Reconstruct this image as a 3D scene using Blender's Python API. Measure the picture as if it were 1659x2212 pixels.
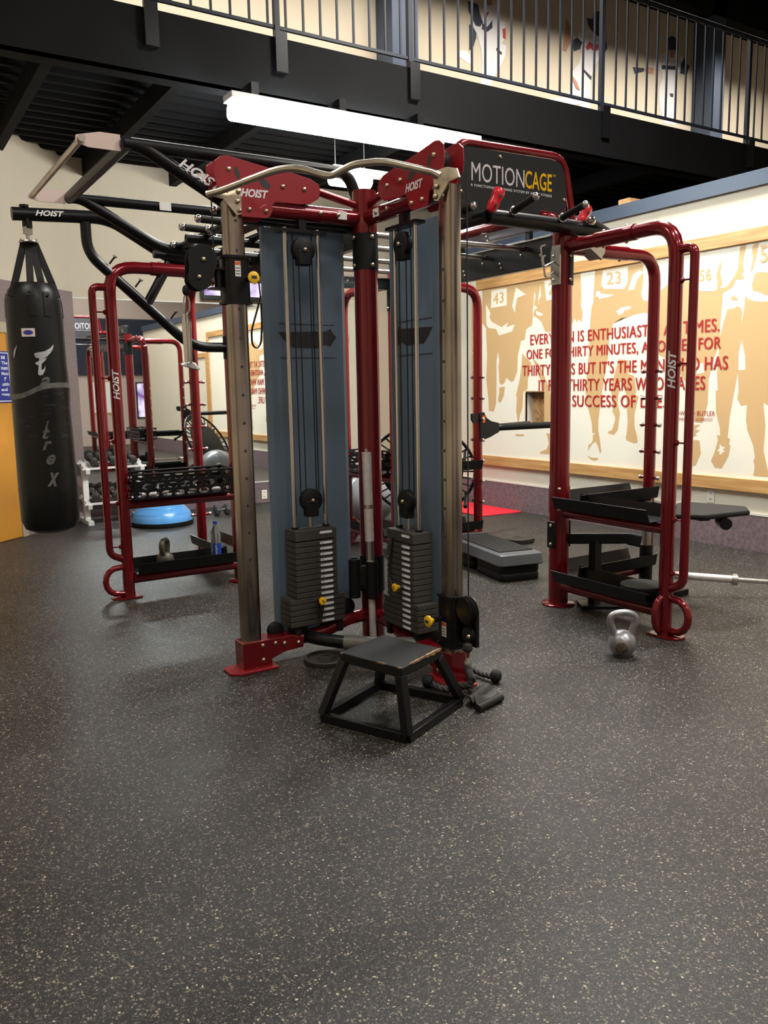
import bpy, bmesh, math, random
from mathutils import Vector, Matrix
random.seed(7)
for o in list(bpy.data.objects): bpy.data.objects.remove(o)
SC = bpy.context.scene
COL = SC.collection
# ------------------------------------------------------------------ camera
W, H, FPX = 1659., 2212., 1780.
TH = math.atan(.150); RO = math.radians(1.1); ROT = math.radians(32.1); HC = 1.40
def toroom(p):
    c, s = math.cos(ROT), math.sin(ROT)
    return Vector((c*p[0]+s*p[1], -s*p[0]+c*p[1], p[2]))
_c, _s = math.cos(RO), math.sin(RO)
_r0 = Vector((1, 0, 0)); _u0 = Vector((0, math.sin(TH), math.cos(TH))); _f0 = Vector((0, math.cos(TH), -math.sin(TH)))
CR = toroom(_r0*_c - _u0*_s); CU = toroom(_r0*_s + _u0*_c); CF = toroom(_f0)
C0 = Vector((0, 0, HC))
cam_d = bpy.data.cameras.new('camera'); cam = bpy.data.objects.new('camera', cam_d); COL.objects.link(cam)
cam_d.sensor_fit = 'VERTICAL'; cam_d.sensor_height = 24.0; cam_d.lens = 24.0*FPX/H; cam_d.clip_end = 100
M = Matrix(((CR.x, CU.x, -CF.x, 0), (CR.y, CU.y, -CF.y, 0), (CR.z, CU.z, -CF.z, HC), (0, 0, 0, 1)))
cam.matrix_world = M
SC.camera = cam
# ------------------------------------------------------------------ world + exposure
wd = bpy.data.worlds.new('hall_air'); SC.world = wd; wd.use_nodes = True
wd.node_tree.nodes['Background'].inputs[0].default_value = (.9, .95, 1, 1)
wd.node_tree.nodes['Background'].inputs[1].default_value = .02
SC.view_settings.view_transform = 'Standard'; SC.view_settings.look = 'None'
SC.view_settings.gamma = 1; SC.view_settings.use_curve_mapping = False
SC.view_settings.exposure = 0.32
# lamps added to brighten gym, mural and balcony wall, inside hooded fixtures built below
ADDED_LAMPS = [(1.2, 1.2, 5.75, 65), (4.6, 1.0, 5.75, 120), (5.0, 4.3, 5.75, 290), (-.6, 4.2, 5.75, 45), (1.5, -2.2, 5.75, 50), (5.2, -2.0, 5.75, 70),
        ] + [(1.9+1.45*k, 8.05, 7.2, 70) for k in range(9)]
for i, (x, y, hz_, pw) in enumerate(ADDED_LAMPS):
    l = bpy.data.lights.new('added_hall_lamp', 'AREA'); l.shape = 'RECTANGLE'; l.size = 1.15; l.size_y = .3; l.energy = pw
    l.color = (1, .96, .89); l.spread = math.radians(165 if hz_ < 6 else 138)
    lo = bpy.data.objects.new('added_hall_lamp', l); COL.objects.link(lo); lo.location = (x, y, hz_-.075)
# ------------------------------------------------------------------ pixel helpers (direction only; plane gives distance)
def ray(px, py): return CR*((px-W/2)/FPX) + CU*(-(py-H/2)/FPX) + CF
def onz(px, py, z): d = ray(px, py); return C0 + d*((z-HC)/d.z)
def onx(px, py, x): d = ray(px, py); return C0 + d*(x/d.x)
def ony(px, py, y): d = ray(px, py); return C0 + d*(y/d.y)
def onp(px, py, n, k):
    n = Vector(n); d = ray(px, py); return C0 + d*((k - n.dot(C0))/n.dot(d))
# ------------------------------------------------------------------ materials
MAT = {}
def mat(name, col, rough=.5, metal=0., coat=0., bump=0., bscale=200., var=0., vscale=4., emit=None, spec=.5, trans=0., ior=1.45, sub=None):
    m = bpy.data.materials.new(name); m.use_nodes = True; nt = m.node_tree; b = nt.nodes['Principled BSDF']
    b.inputs['Base Color'].default_value = (*col, 1); b.inputs['Roughness'].default_value = rough
    b.inputs['Metallic'].default_value = metal; b.inputs['Coat Weight'].default_value = coat
    b.inputs['Specular IOR Level'].default_value = spec
    b.inputs['Transmission Weight'].default_value = trans; b.inputs['IOR'].default_value = ior
    if emit:
        b.inputs['Emission Color'].default_value = (*emit[:3], 1); b.inputs['Emission Strength'].default_value = emit[3]
    if bump or var:
        tc = nt.nodes.new('ShaderNodeTexCoord')
    if var:
        n = nt.nodes.new('ShaderNodeTexNoise'); n.inputs['Scale'].default_value = vscale; n.inputs['Detail'].default_value = 6
        nt.links.new(tc.outputs['Object'], n.inputs['Vector'])
        r = nt.nodes.new('ShaderNodeValToRGB'); r.color_ramp.elements[0].position = .3; r.color_ramp.elements[1].position = .7
        r.color_ramp.elements[0].color = (*[c*(1-var) for c in col], 1); r.color_ramp.elements[1].color = (*[min(1, c*(1+var)) for c in col], 1)
        nt.links.new(n.outputs['Fac'], r.inputs['Fac']); nt.links.new(r.outputs['Color'], b.inputs['Base Color'])
    if bump:
        n2 = nt.nodes.new('ShaderNodeTexNoise'); n2.inputs['Scale'].default_value = bscale; n2.inputs['Detail'].default_value = 4
        nt.links.new(tc.outputs['Object'], n2.inputs['Vector'])
        bp = nt.nodes.new('ShaderNodeBump'); bp.inputs['Strength'].default_value = bump; bp.inputs['Distance'].default_value = .01
        nt.links.new(n2.outputs['Fac'], bp.inputs['Height']); nt.links.new(bp.outputs['Normal'], b.inputs['Normal'])
    MAT[name] = m; return m
mat('red', (.17, .003, .008), .22, .35, .6)
mat('red_plate', (.26, .007, .014), .36, .1, .3)
mat('red_bright', (.55, .012, .02), .3, .1, .3)
mat('black', (.006, .006, .007), .32, spec=.35)
mat('black_beam', (.014, .018, .021), .30, .2, .1, var=.25, vscale=6)
mat('black_matte', (.007, .007, .007), .55, spec=.3)
mat('rubber', (.009, .009, .0085), .7, spec=.3, bump=.15, bscale=300)
mat('grip', (.012, .012, .013), .65, spec=.3, bump=.3, bscale=600)
mat('chrome', (.62, .60, .57), .16, 1)
mat('steel', (.50, .47, .43), .30, 1, var=.15, vscale=8)
mat('worn_steel', (.36, .32, .27), .20, 1, var=.25, vscale=3)
mat('brass_bar', (.62, .56, .46), .30, 1, var=.2, vscale=12)
mat('bolt', (.55, .46, .33), .35, 1)
mat('panel', (.115, .145, .18), .30, 0, .2, var=.06, vscale=2)
mat('iron', (.035, .031, .026), .55, .25, var=.12, vscale=20)
mat('stack', (.050, .046, .041), .55, .1, spec=.35)
mat('label_white', (.75, .75, .78), .5)
mat('sticker_white', (.72, .70, .68), .5)
mat('sticker_orange', (.62, .10, .02), .5)
mat('ink', (.03, .03, .03), .6)
mat('yellow', (.86, .50, .01), .38, 0, .3)
mat('cable', (.010, .010, .010), .45)
mat('bare_plate', (.66, .52, .47), .5, .2)
mat('kettle', (.30, .30, .31), .36, .75, var=.2, vscale=25)
mat('kettle_dark', (.085, .078, .062), .5, .3, var=.2, vscale=20)
mat('emblem_brown', (.09, .07, .045), .6, var=.5, vscale=60)
mat('pad_grey', (.10, .092, .080), .42, 0, .1, var=.2, vscale=5)
mat('bar_white', (.62, .58, .56), .38, .2, var=.1, vscale=30)
mat('leather', (.006, .0065, .0065), .40, 0, 0, spec=.4, var=.4, vscale=9, bump=.12, bscale=30)
mat('strap', (.010, .010, .010), .75)
mat('print_grey', (.42, .43, .44), .6, var=.2, vscale=14)
mat('print_red', (.45, .05, .05), .6)
mat('print_dark', (.10, .10, .10), .65, var=.4, vscale=30)
mat('tape', (.13, .13, .12), .6, var=.35, vscale=18)
mat('blue_ball', (.10, .34, .72), .28, 0, .3, var=.06, vscale=3)
mat('grey_ball', (.20, .21, .22), .28, .1, .3)
mat('step_grey', (.065, .068, .072), .42, 0, .2)
mat('step_mat', (.011, .011, .011), .65, spec=.25, bump=.25, bscale=250)
mat('mat_red', (.62, .015, .03), .6, bump=.2, bscale=200)
mat('white_paint', (.66, .64, .60), .4)
mat('wood_raw', (.42, .22, .09), .6, var=.4, vscale=30)
mat('bottle', (.85, .92, .95), .06, 0, 0, trans=.92, ior=1.2)
mat('bottle_blue', (.01, .05, .40), .4)
mat('bottle_cap', (.01, .10, .55), .4)
mat('outlet', (.72, .68, .56), .4)
mat('door_orange', (.62, .27, .035), .38, 0, .2, var=.10, vscale=3)
mat('door_frame', (.42, .34, .24), .55)
mat('sign_blue', (.022, .035, .24), .4)
mat('white_text', (.80, .80, .82), .5)
mat('hoist_white', (.72, .70, .71), .45)
mat('sign_black', (.012, .013, .014), .35, 0, .2)
mat('gold_print', (.72, .42, .01), .35, .3)
mat('silver_print', (.70, .66, .70), .3, .4)
mat('beige_wall', (.55, .465, .345), .8, bump=.05, bscale=120)
mat('mauve_wall', (.47, .38, .33), .8, bump=.05, bscale=120)
mat('cream_wall', (.66, .60, .48), .8, bump=.05, bscale=120)
mat('carpet_mauve', (.27, .20, .19), .95, var=.14, vscale=60, bump=.6, bscale=400)
mat('carpet_base', (.17, .12, .13), .95, var=.25, vscale=30, bump=.6, bscale=400)
mat('trim_white', (.66, .62, .56), .5)
mat('trim_blue', (.040, .058, .090), .5)
mat('column_blue', (.045, .062, .095), .5)
mat('rail_blue', (.020, .024, .036), .5, spec=.25)
mat('fascia', (.0045, .0045, .005), .75, spec=.15, var=.2, vscale=1.5)
mat('deck_dark', (.004, .004, .0045), .7, spec=.15)
mat('ceiling_dark', (.02, .02, .022), .8)
mat('mural_white', (.80, .755, .63), .55)
mat('mural_tan', (.58, .375, .175), .6)
mat('mural_red', (.36, .014, .010), .55)
mat('fixture_white', (.6, .6, .6), .5)
mat('tube_light', (.9, .9, .9), .4, emit=(.92, .99, 1.0, 105))
mat('tube_far', (.9, .9, .9), .4, emit=(1.0, .97, .86, 14))
mat('tv_black', (.01, .01, .01), .25)
mat('paper', (.75, .74, .72), .6)
mat('cert_gold', (.55, .36, .06), .5)
mat('skin', (.42, .22, .13), .7)
mat('uniform', (.66, .62, .60), .7)
mat('uniform_dark', (.03, .035, .05), .7)
mat('uniform_red', (.42, .05, .05), .7)
mat('mirror', (.86, .88, .87), .015, 1)
mat('navy_wall', (.012, .016, .03), .7)
mat('soft_cuff', (.012, .011, .011), .55, spec=.35, var=.3, vscale=20, bump=.2, bscale=60)
mat('rope', (.045, .043, .040), .8, var=.3, vscale=50)
def translucent_panel():
    nt = MAT['panel'].node_tree; b = nt.nodes['Principled BSDF']; out = nt.nodes['Material Output']
    t = nt.nodes.new('ShaderNodeBsdfTranslucent'); t.inputs['Color'].default_value = (.33, .39, .44, 1)
    m = nt.nodes.new('ShaderNodeMixShader'); m.inputs[0].default_value = .40
    nt.links.new(b.outputs[0], m.inputs[1]); nt.links.new(t.outputs[0], m.inputs[2]); nt.links.new(m.outputs[0], out.inputs['Surface'])
translucent_panel()
def bag_mat():
    m = mat('bag_leather', (.006, .0065, .0065), .40, spec=.4, bump=.12, bscale=30); nt = m.node_tree; b = nt.nodes['Principled BSDF']; L = nt.links.new
    tc = nt.nodes.new('ShaderNodeTexCoord'); mp_ = nt.nodes.new('ShaderNodeMapping'); mp_.inputs['Scale'].default_value = (5, 5, 26)
    n = nt.nodes.new('ShaderNodeTexNoise'); n.inputs['Scale'].default_value = 2.0; n.inputs['Detail'].default_value = 8; n.inputs['Roughness'].default_value = .7
    L(tc.outputs['Object'], mp_.inputs[0]); L(mp_.outputs[0], n.inputs['Vector'])
    r = nt.nodes.new('ShaderNodeValToRGB'); r.color_ramp.elements[0].position = .55; r.color_ramp.elements[1].position = .78
    L(n.outputs['Fac'], r.inputs['Fac'])
    sx_ = nt.nodes.new('ShaderNodeSeparateXYZ'); L(tc.outputs['Object'], sx_.inputs[0])
    mr_ = nt.nodes.new('ShaderNodeMapRange'); mr_.inputs[1].default_value = -.42; mr_.inputs[2].default_value = .0; L(sx_.outputs['Z'], mr_.inputs[0])
    gt = nt.nodes.new('ShaderNodeMath'); gt.operation = 'LESS_THAN'; gt.inputs[1].default_value = .13; L(sx_.outputs['Z'], gt.inputs[0])
    m1 = nt.nodes.new('ShaderNodeMath'); m1.operation = 'MULTIPLY'; L(mr_.outputs[0], m1.inputs[0]); L(gt.outputs[0], m1.inputs[1])
    m2 = nt.nodes.new('ShaderNodeMath'); m2.operation = 'MULTIPLY'; L(m1.outputs[0], m2.inputs[0]); L(r.outputs['Color'], m2.inputs[1])
    mx = nt.nodes.new('ShaderNodeMix'); mx.data_type = 'RGBA'; L(m2.outputs[0], mx.inputs[0]); mx.inputs[6].default_value = (.006, .0065, .0065, 1); mx.inputs[7].default_value = (.10, .105, .10, 1)
    L(mx.outputs[2], b.inputs['Base Color'])
bag_mat()
def wood_mat():
    m = mat('pine', (.55, .31, .11), .5, 0, .1); nt = m.node_tree; b = nt.nodes['Principled BSDF']
    tc = nt.nodes.new('ShaderNodeTexCoord'); mp = nt.nodes.new('ShaderNodeMapping'); mp.inputs['Scale'].default_value = (20, .9, 14)
    n = nt.nodes.new('ShaderNodeTexNoise'); n.inputs['Scale'].default_value = 2.2; n.inputs['Detail'].default_value = 5
    r = nt.nodes.new('ShaderNodeValToRGB'); r.color_ramp.elements[0].position = .3; r.color_ramp.elements[1].position = .72
    r.color_ramp.elements[0].color = (.40, .19, .06, 1); r.color_ramp.elements[1].color = (.60, .36, .14, 1)
    v = nt.nodes.new('ShaderNodeTexVoronoi'); v.inputs['Scale'].default_value = 2.6
    r2 = nt.nodes.new('ShaderNodeValToRGB'); r2.color_ramp.elements[0].position = .03; r2.color_ramp.elements[1].position = .06
    r2.color_ramp.elements[0].color = (.35, .3, .25, 1); r2.color_ramp.elements[1].color = (1, 1, 1, 1)
    mx = nt.nodes.new('ShaderNodeMix'); mx.data_type = 'RGBA'; mx.blend_type = 'MULTIPLY'; mx.inputs[0].default_value = 1
    L = nt.links.new
    L(tc.outputs['Object'], mp.inputs['Vector']); L(mp.outputs['Vector'], n.inputs['Vector']); L(n.outputs['Fac'], r.inputs['Fac'])
    L(tc.outputs['Object'], v.inputs['Vector']); L(v.outputs['Distance'], r2.inputs['Fac'])
    L(r.outputs['Color'], mx.inputs[6]); L(r2.outputs['Color'], mx.inputs[7]); L(mx.outputs[2], b.inputs['Base Color'])
wood_mat()
def floor_mat():
    m = mat('rubber_floor', (.03, .03, .03), .5, spec=.36); nt = m.node_tree; b = nt.nodes['Principled BSDF']; L = nt.links.new
    tc = nt.nodes.new('ShaderNodeTexCoord')
    base = nt.nodes.new('ShaderNodeTexNoise'); base.inputs['Scale'].default_value = 1.3; base.inputs['Detail'].default_value = 5
    L(tc.outputs['Object'], base.inputs['Vector'])
    rb = nt.nodes.new('ShaderNodeValToRGB'); rb.color_ramp.elements[0].position = .3; rb.color_ramp.elements[1].position = .75
    rb.color_ramp.elements[0].color = (.012, .0112, .0105, 1); rb.color_ramp.elements[1].color = (.018, .017, .0165, 1)
    L(base.outputs['Fac'], rb.inputs['Fac'])
    prev = rb.outputs['Color']
    for sc, th, dth, colr in ((125, .72, .36, (.20, .170, .125)), (230, .58, .44, (.085, .075, .064)), (90, .90, .26, (.40, .35, .25))):
        wob = nt.nodes.new('ShaderNodeTexNoise'); wob.inputs['Scale'].default_value = sc*1.1; wob.inputs['Detail'].default_value = 1
        L(tc.outputs['Object'], wob.inputs['Vector'])
        add = nt.nodes.new('ShaderNodeVectorMath'); add.operation = 'MULTIPLY_ADD'; add.inputs[1].default_value = (.012, .012, 0)
        L(wob.outputs['Color'], add.inputs[0]); L(tc.outputs['Object'], add.inputs[2])
        v = nt.nodes.new('ShaderNodeTexVoronoi'); v.inputs['Scale'].default_value = sc
        L(add.outputs[0], v.inputs['Vector'])
        sep = nt.nodes.new('ShaderNodeSeparateColor'); L(v.outputs['Color'], sep.inputs[0])
        a = nt.nodes.new('ShaderNodeMath'); a.operation = 'GREATER_THAN'; a.inputs[1].default_value = th; L(sep.outputs[0], a.inputs[0])
        d = nt.nodes.new('ShaderNodeMath'); d.operation = 'LESS_THAN'; d.inputs[1].default_value = dth; L(v.outputs['Distance'], d.inputs[0])
        mu = nt.nodes.new('ShaderNodeMath'); mu.operation = 'MULTIPLY'; L(a.outputs[0], mu.inputs[0]); L(d.outputs[0], mu.inputs[1])
        mx = nt.nodes.new('ShaderNodeMix'); mx.data_type = 'RGBA'; L(mu.outputs[0], mx.inputs[0]); L(prev, mx.inputs[6]); mx.inputs[7].default_value = (*colr, 1)
        prev = mx.outputs[2]
    L(prev, b.inputs['Base Color'])
    rr = nt.nodes.new('ShaderNodeMapRange'); rr.inputs[3].default_value = .42; rr.inputs[4].default_value = .56
    L(base.outputs['Fac'], rr.inputs[0]); L(rr.outputs[0], b.inputs['Roughness'])
    n2 = nt.nodes.new('ShaderNodeTexNoise'); n2.inputs['Scale'].default_value = 160; L(tc.outputs['Object'], n2.inputs['Vector'])
    bp = nt.nodes.new('ShaderNodeBump'); bp.inputs['Strength'].default_value = .25; bp.inputs['Distance'].default_value = .004
    L(n2.outputs['Fac'], bp.inputs['Height']); L(bp.outputs['Normal'], b.inputs['Normal'])
floor_mat()
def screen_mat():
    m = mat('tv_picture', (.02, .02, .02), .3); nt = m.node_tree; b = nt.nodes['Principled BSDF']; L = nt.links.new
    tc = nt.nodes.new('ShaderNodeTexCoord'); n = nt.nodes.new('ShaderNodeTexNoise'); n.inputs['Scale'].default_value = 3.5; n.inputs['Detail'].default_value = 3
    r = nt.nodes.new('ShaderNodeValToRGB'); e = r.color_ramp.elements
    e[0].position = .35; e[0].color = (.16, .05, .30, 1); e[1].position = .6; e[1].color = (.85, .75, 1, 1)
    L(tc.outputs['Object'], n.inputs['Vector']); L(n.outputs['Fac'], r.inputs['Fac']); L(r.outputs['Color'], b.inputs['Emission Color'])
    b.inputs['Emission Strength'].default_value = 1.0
screen_mat()
# ------------------------------------------------------------------ mesh builder
def V(*a): return Vector(a[0]) if len(a) == 1 else Vector(a)
def frame(d):
    d = d.normalized(); a = Vector((0, 0, 1)) if abs(d.z) < .95 else Vector((1, 0, 0))
    x = d.cross(a).normalized(); return x, x.cross(d).normalized()*-1
class MB:
    def __init__(s): s.v = []; s.f = []
    def add(s, vs, fs):
        n = len(s.v); s.v += [Vector(p) for p in vs]; s.f += [tuple(i+n for i in f) for f in fs]; return s
    def box(s, c, d, rz=0, mtx=None):
        c = V(c); hx, hy, hz = d[0]/2, d[1]/2, d[2]/2
        R = mtx or Matrix.Rotation(rz, 3, 'Z')
        vs = [c + R @ Vector((x*hx, y*hy, z*hz)) for x in (-1, 1) for y in (-1, 1) for z in (-1, 1)]
        return s.add(vs, [(0, 1, 3, 2), (4, 6, 7, 5), (0, 4, 5, 1), (2, 3, 7, 6), (0, 2, 6, 4), (1, 5, 7, 3)])
    def b2(s, lo, hi):
        return s.box([(lo[i]+hi[i])/2 for i in range(3)], [abs(hi[i]-lo[i]) for i in range(3)])
    def bar(s, p, q, w, h, up=(0, 0, 1)):
        p, q = V(p), V(q); d = (q-p).normalized(); u = V(up); x = d.cross(u).normalized(); u = x.cross(d).normalized()
        vs = [a + x*(i*w/2) + u*(j*h/2) for a in (p, q) for i, j in ((-1, -1), (1, -1), (1, 1), (-1, 1))]
        return s.add(vs, [(0, 1, 2, 3)[::-1], (4, 5, 6, 7), (0, 1, 5, 4), (1, 2, 6, 5), (2, 3, 7, 6), (3, 0, 4, 7)])
    def tube(s, pts, r, seg=12, fil=0, caps=True, closed=False, rr=None, flat=1.0):
        pts = [V(p) for p in pts]
        if fil:
            out = [pts[0]]
            for i in range(1, len(pts)-1):
                a, b, c = pts[i-1], pts[i], pts[i+1]
                d1, d2 = (a-b), (c-b); ln = min(fil, d1.length*.49, d2.length*.49)
                p1, p2 = b + d1.normalized()*ln, b + d2.normalized()*ln
                for k in range(7):
                    t = k/6; out.append(p1*(1-t)**2 + b*2*t*(1-t) + p2*t*t)
            out.append(pts[-1]); pts = out
        n = len(pts); x = None; rings = []
        for i, p in enumerate(pts):
            if closed: d = pts[(i+1) % n]-pts[i-1]
            else: d = pts[min(i+1, n-1)]-pts[max(i-1, 0)]
            if d.length < 1e-9: d = Vector((0, 0, 1))
            d.normalize()
            if x is None: x, _ = frame(d)
            x = (x - d*x.dot(d)).normalized(); y = d.cross(x)
            ri = rr[i] if rr else r
            rings.append([p + (x*math.cos(t)+y*math.sin(t)*flat)*ri for t in [2*math.pi*k/seg for k in range(seg)]])
        b = len(s.v)
        for g in rings: s.v += g
        m = n if closed else n-1
        for i in range(m):
            for k in range(seg):
                a0 = b+i*seg+k; a1 = b+i*seg+(k+1) % seg; j = (i+1) % n
                s.f.append((a0, a1, b+j*seg+(k+1) % seg, b+j*seg+k))
        if caps and not closed:
            s.f.append(tuple(b+k for k in range(seg))[::-1]); s.f.append(tuple(b+(n-1)*seg+k for k in range(seg)))
        return s
    def cyl(s, p, q, r, seg=14, r2=None): return s.tube([p, q], r, seg, rr=[r, r2 if r2 is not None else r])
    def lathe(s, prof, o, seg=20, axis=(0, 0, 1)):
        o = V(o); d = V(axis).normalized(); x, y = frame(d); b = len(s.v); n = len(prof)
        for r, z in prof:
            for k in range(seg):
                t = 2*math.pi*k/seg; s.v.append(o + d*z + (x*math.cos(t)+y*math.sin(t))*max(r, 1e-5))
        for i in range(n-1):
            for k in range(seg):
                s.f.append((b+i*seg+k, b+i*seg+(k+1) % seg, b+(i+1)*seg+(k+1) % seg, b+(i+1)*seg+k))
        s.f.append(tuple(b+k for k in range(seg))[::-1]); s.f.append(tuple(b+(n-1)*seg+k for k in range(seg)))
        return s
    def sphere(s, c, r, seg=16, sc=(1, 1, 1)):
        n = seg//2; prof = [(r*math.sin(math.pi*i/n), -r*math.cos(math.pi*i/n)) for i in range(n+1)]
        b = len(s.v); s.lathe(prof, (0, 0, 0), seg)
        for i in range(b, len(s.v)): s.v[i] = V(c) + Vector((s.v[i].x*sc[0], s.v[i].y*sc[1], s.v[i].z*sc[2]))
        return s
    def prism(s, poly, ext):
        poly = [V(p) for p in poly]; e = V(ext); n = len(poly)
        vs = poly + [p+e for p in poly]
        fs = [tuple(range(n))[::-1], tuple(range(n, 2*n))] + [(i, (i+1) % n, n+(i+1) % n, n+i) for i in range(n)]
        return s.add(vs, fs)
WL = {}      # world location of every object built
def props(o, label=None, cat=None, group=None, kind=None):
    if label: o['label'] = label
    if cat: o['category'] = cat
    if group: o['group'] = group
    if kind: o['kind'] = kind
    return o
def thing(name, loc, label, cat, group=None, kind=None):
    o = bpy.data.objects.new(name, None); COL.objects.link(o); o.location = loc; o.empty_display_size = .1
    WL[o] = V(loc); return props(o, label, cat, group, kind)
def link(name, me, loc, parent=None):
    o = bpy.data.objects.new(name, me); COL.objects.link(o); WL[o] = V(loc)
    if parent: o.parent = parent; o.location = V(loc) - WL[parent]
    else: o.location = loc
    return o
def part(name, mb, m, parent=None, label=None, cat=None, group=None, kind=None, smooth=40, bevel=0, sub=0, base=False):
    lo = Vector([min(p[i] for p in mb.v) for i in range(3)]); hi = Vector([max(p[i] for p in mb.v) for i in range(3)])
    c = (lo+hi)/2
    if base: c.z = lo.z
    me = bpy.data.meshes.new(name); me.from_pydata([p-c for p in mb.v], [], mb.f); me.update()
    bm = bmesh.new(); bm.from_mesh(me); bmesh.ops.recalc_face_normals(bm, faces=bm.faces); bm.to_mesh(me); bm.free()
    me.materials.append(MAT[m])
    if smooth:
        me.polygons.foreach_set('use_smooth', [True]*len(me.polygons)); me.set_sharp_from_angle(angle=math.radians(smooth))
    o = link(name, me, c, parent)
    if bevel:
        b = o.modifiers.new('bevel', 'BEVEL'); b.width = bevel; b.segments = 2; b.limit_method = 'ANGLE'; b.angle_limit = math.radians(40)
    if sub:
        b = o.modifiers.new('sub', 'SUBSURF'); b.levels = sub; b.render_levels = sub
    return props(o, label, cat, group, kind)
# bolt instances share one mesh
_bm = MB().lathe([(.0115, 0), (.0115, .003), (.010, .007), (.006, .010), (0, .011)], (0, 0, 0), 10)
BOLT = bpy.data.meshes.new('bolt'); BOLT.from_pydata([tuple(p) for p in _bm.v], [], _bm.f); BOLT.materials.append(MAT['bolt'])
BOLT.polygons.foreach_set('use_smooth', [True]*len(BOLT.polygons)); BOLT.set_sharp_from_angle(angle=.7)
def bolt(p, n, parent, s=1.0):
    o = link('bolt', BOLT, p, parent); o.rotation_mode = 'QUATERNION'; o.rotation_quaternion = Vector((0, 0, 1)).rotation_difference(V(n)); o.scale = (s, s, s); return o
# lettering
def text_mesh(s, bold=0., shear=0., spacing=1.0):
    cu = bpy.data.curves.new('lettering', 'FONT'); cu.body = s; cu.offset = bold; cu.shear = shear; cu.space_character = spacing; cu.size = 1; cu.resolution_u = 3
    ob = bpy.data.objects.new('lettering', cu); COL.objects.link(ob)
    dg = bpy.context.evaluated_depsgraph_get(); me = ob.evaluated_get(dg).to_mesh()
    vs = [v.co.copy() for v in me.vertices]; fs = [tuple(p.vertices) for p in me.polygons]
    ob.evaluated_get(dg).to_mesh_clear(); bpy.data.objects.remove(ob); bpy.data.curves.remove(cu)
    x0 = min(v.x for v in vs); x1 = max(v.x for v in vs); y1 = max(v.y for v in vs); y0 = min(v.y for v in vs)
    return [((v.x-x0)/(x1-x0), (v.y-y0)/(y1-y0)) for v in vs], fs
def refine(vs, fs, L):
    me = bpy.data.meshes.new('tmp'); me.from_pydata([tuple(v) for v in vs], [], fs); bm = bmesh.new(); bm.from_mesh(me)
    bmesh.ops.triangulate(bm, faces=bm.faces)
    for _ in range(6):
        es = [e for e in bm.edges if e.calc_length() > L]
        if not es: break
        bmesh.ops.subdivide_edges(bm, edges=es, cuts=1); bmesh.ops.triangulate(bm, faces=bm.faces)
    bm.verts.ensure_lookup_table(); out = [v.co.copy() for v in bm.verts], [tuple(v.index for v in f.verts) for f in bm.faces]
    bm.free(); bpy.data.meshes.remove(me); return out
def text(name, s, o, xv, yv, m, parent, n, bold=0., shear=0., spacing=1.0, label=None, wrap=None):
    """lettering fitted into the box o, o+xv, o+yv; n is the outward normal (thin print)"""
    uv, fs = text_mesh(s, bold, shear, spacing); o, xv, yv, n = V(o), V(xv), V(yv), V(n).normalized()*.0008
    vs = [o + xv*u + yv*v + n for u, v in uv]
    if wrap:
        vs, fs = refine(vs, fs, .009); vs = [wrap(p) for p in vs]
    return part(name, MB().add(vs, fs), m, parent, label=label, smooth=0)
# ================================================================== SETTING
XR, YR, ZS = 6.20, 9.58, 3.67
E1 = MB().b2((-2.6, -4.2, -.05), (15, 9.7, 0))
part('floor', E1, 'rubber_floor', label='dark speckled rubber gym floor', cat='floor', kind='structure')
part('ceiling', MB().b2((-2.6, -4.2, 8), (15, 9.8, 8.1)), 'ceiling_dark', label='dark high ceiling of the hall', cat='ceiling', kind='structure')
# right wall with a niche
ny0, ny1, nz0, nz1 = 6.58, 6.88, 1.0, 1.33
wb = MB()
wb.b2((XR, -2.0, 0), (XR+.2, ny0, 3.0)).b2((XR, ny1, 0), (XR+.2, YR, 3.0)).b2((XR, ny0, 0), (XR+.2, ny1, nz0)).b2((XR, ny0, nz1), (XR+.2, ny1, 3.0))
part('wall_right', wb, 'cream_wall', label='cream painted partition wall carrying the runners mural', cat='wall', kind='structure', smooth=0)
part('trim_1', MB().b2((XR-.04, -2.0, 2.93), (XR+.24, YR, 3.05)), 'trim_blue', label='slate blue cap along the top of the partition wall', cat='trim', kind='structure')
part('baseboard_right', MB().b2((XR-.015, -2.0, 0), (XR, YR, .30)), 'carpet_base', label='mauve carpet band at the foot of the mural wall', cat='baseboard', kind='structure')
part('trim_2', MB().b2((XR-.018, -2.0, .30), (XR, YR, .318)), 'trim_white', label='thin pale strip capping the carpet band under the mural', cat='trim', kind='structure')
part('wall_rear', MB().b2((1.9, YR, 0), (15, YR+.15, 8)).b2((-2.6, YR, 3.67), (1.9, YR+.15, 8)), 'beige_wall', label='beige rear wall behind the mirror and the balcony', cat='wall', kind='structure', smooth=0)
part('baseboard_rear', MB().b2((2.0, YR-.015, 0), (XR, YR, .26)), 'carpet_base', label='mauve carpet band under the mirror', cat='baseboard', kind='structure')
part('wall_back', MB().b2((-2.6, -4.2, 0), (15, -4.05, 8)), 'mauve_wall', label='far wall of the hall seen in the mirror', cat='wall', kind='structure')
part('wall_side', MB().b2((-2.65, -4.2, 0), (-2.5, 6.0, 8)), 'beige_wall', label='beige side wall left of the camera', cat='wall', kind='structure')
part('wall_end', MB().b2((14.9, -4.2, 0), (15.05, 9.7, 8)), 'beige_wall', label='distant end wall of the hall', cat='wall', kind='structure')
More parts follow.
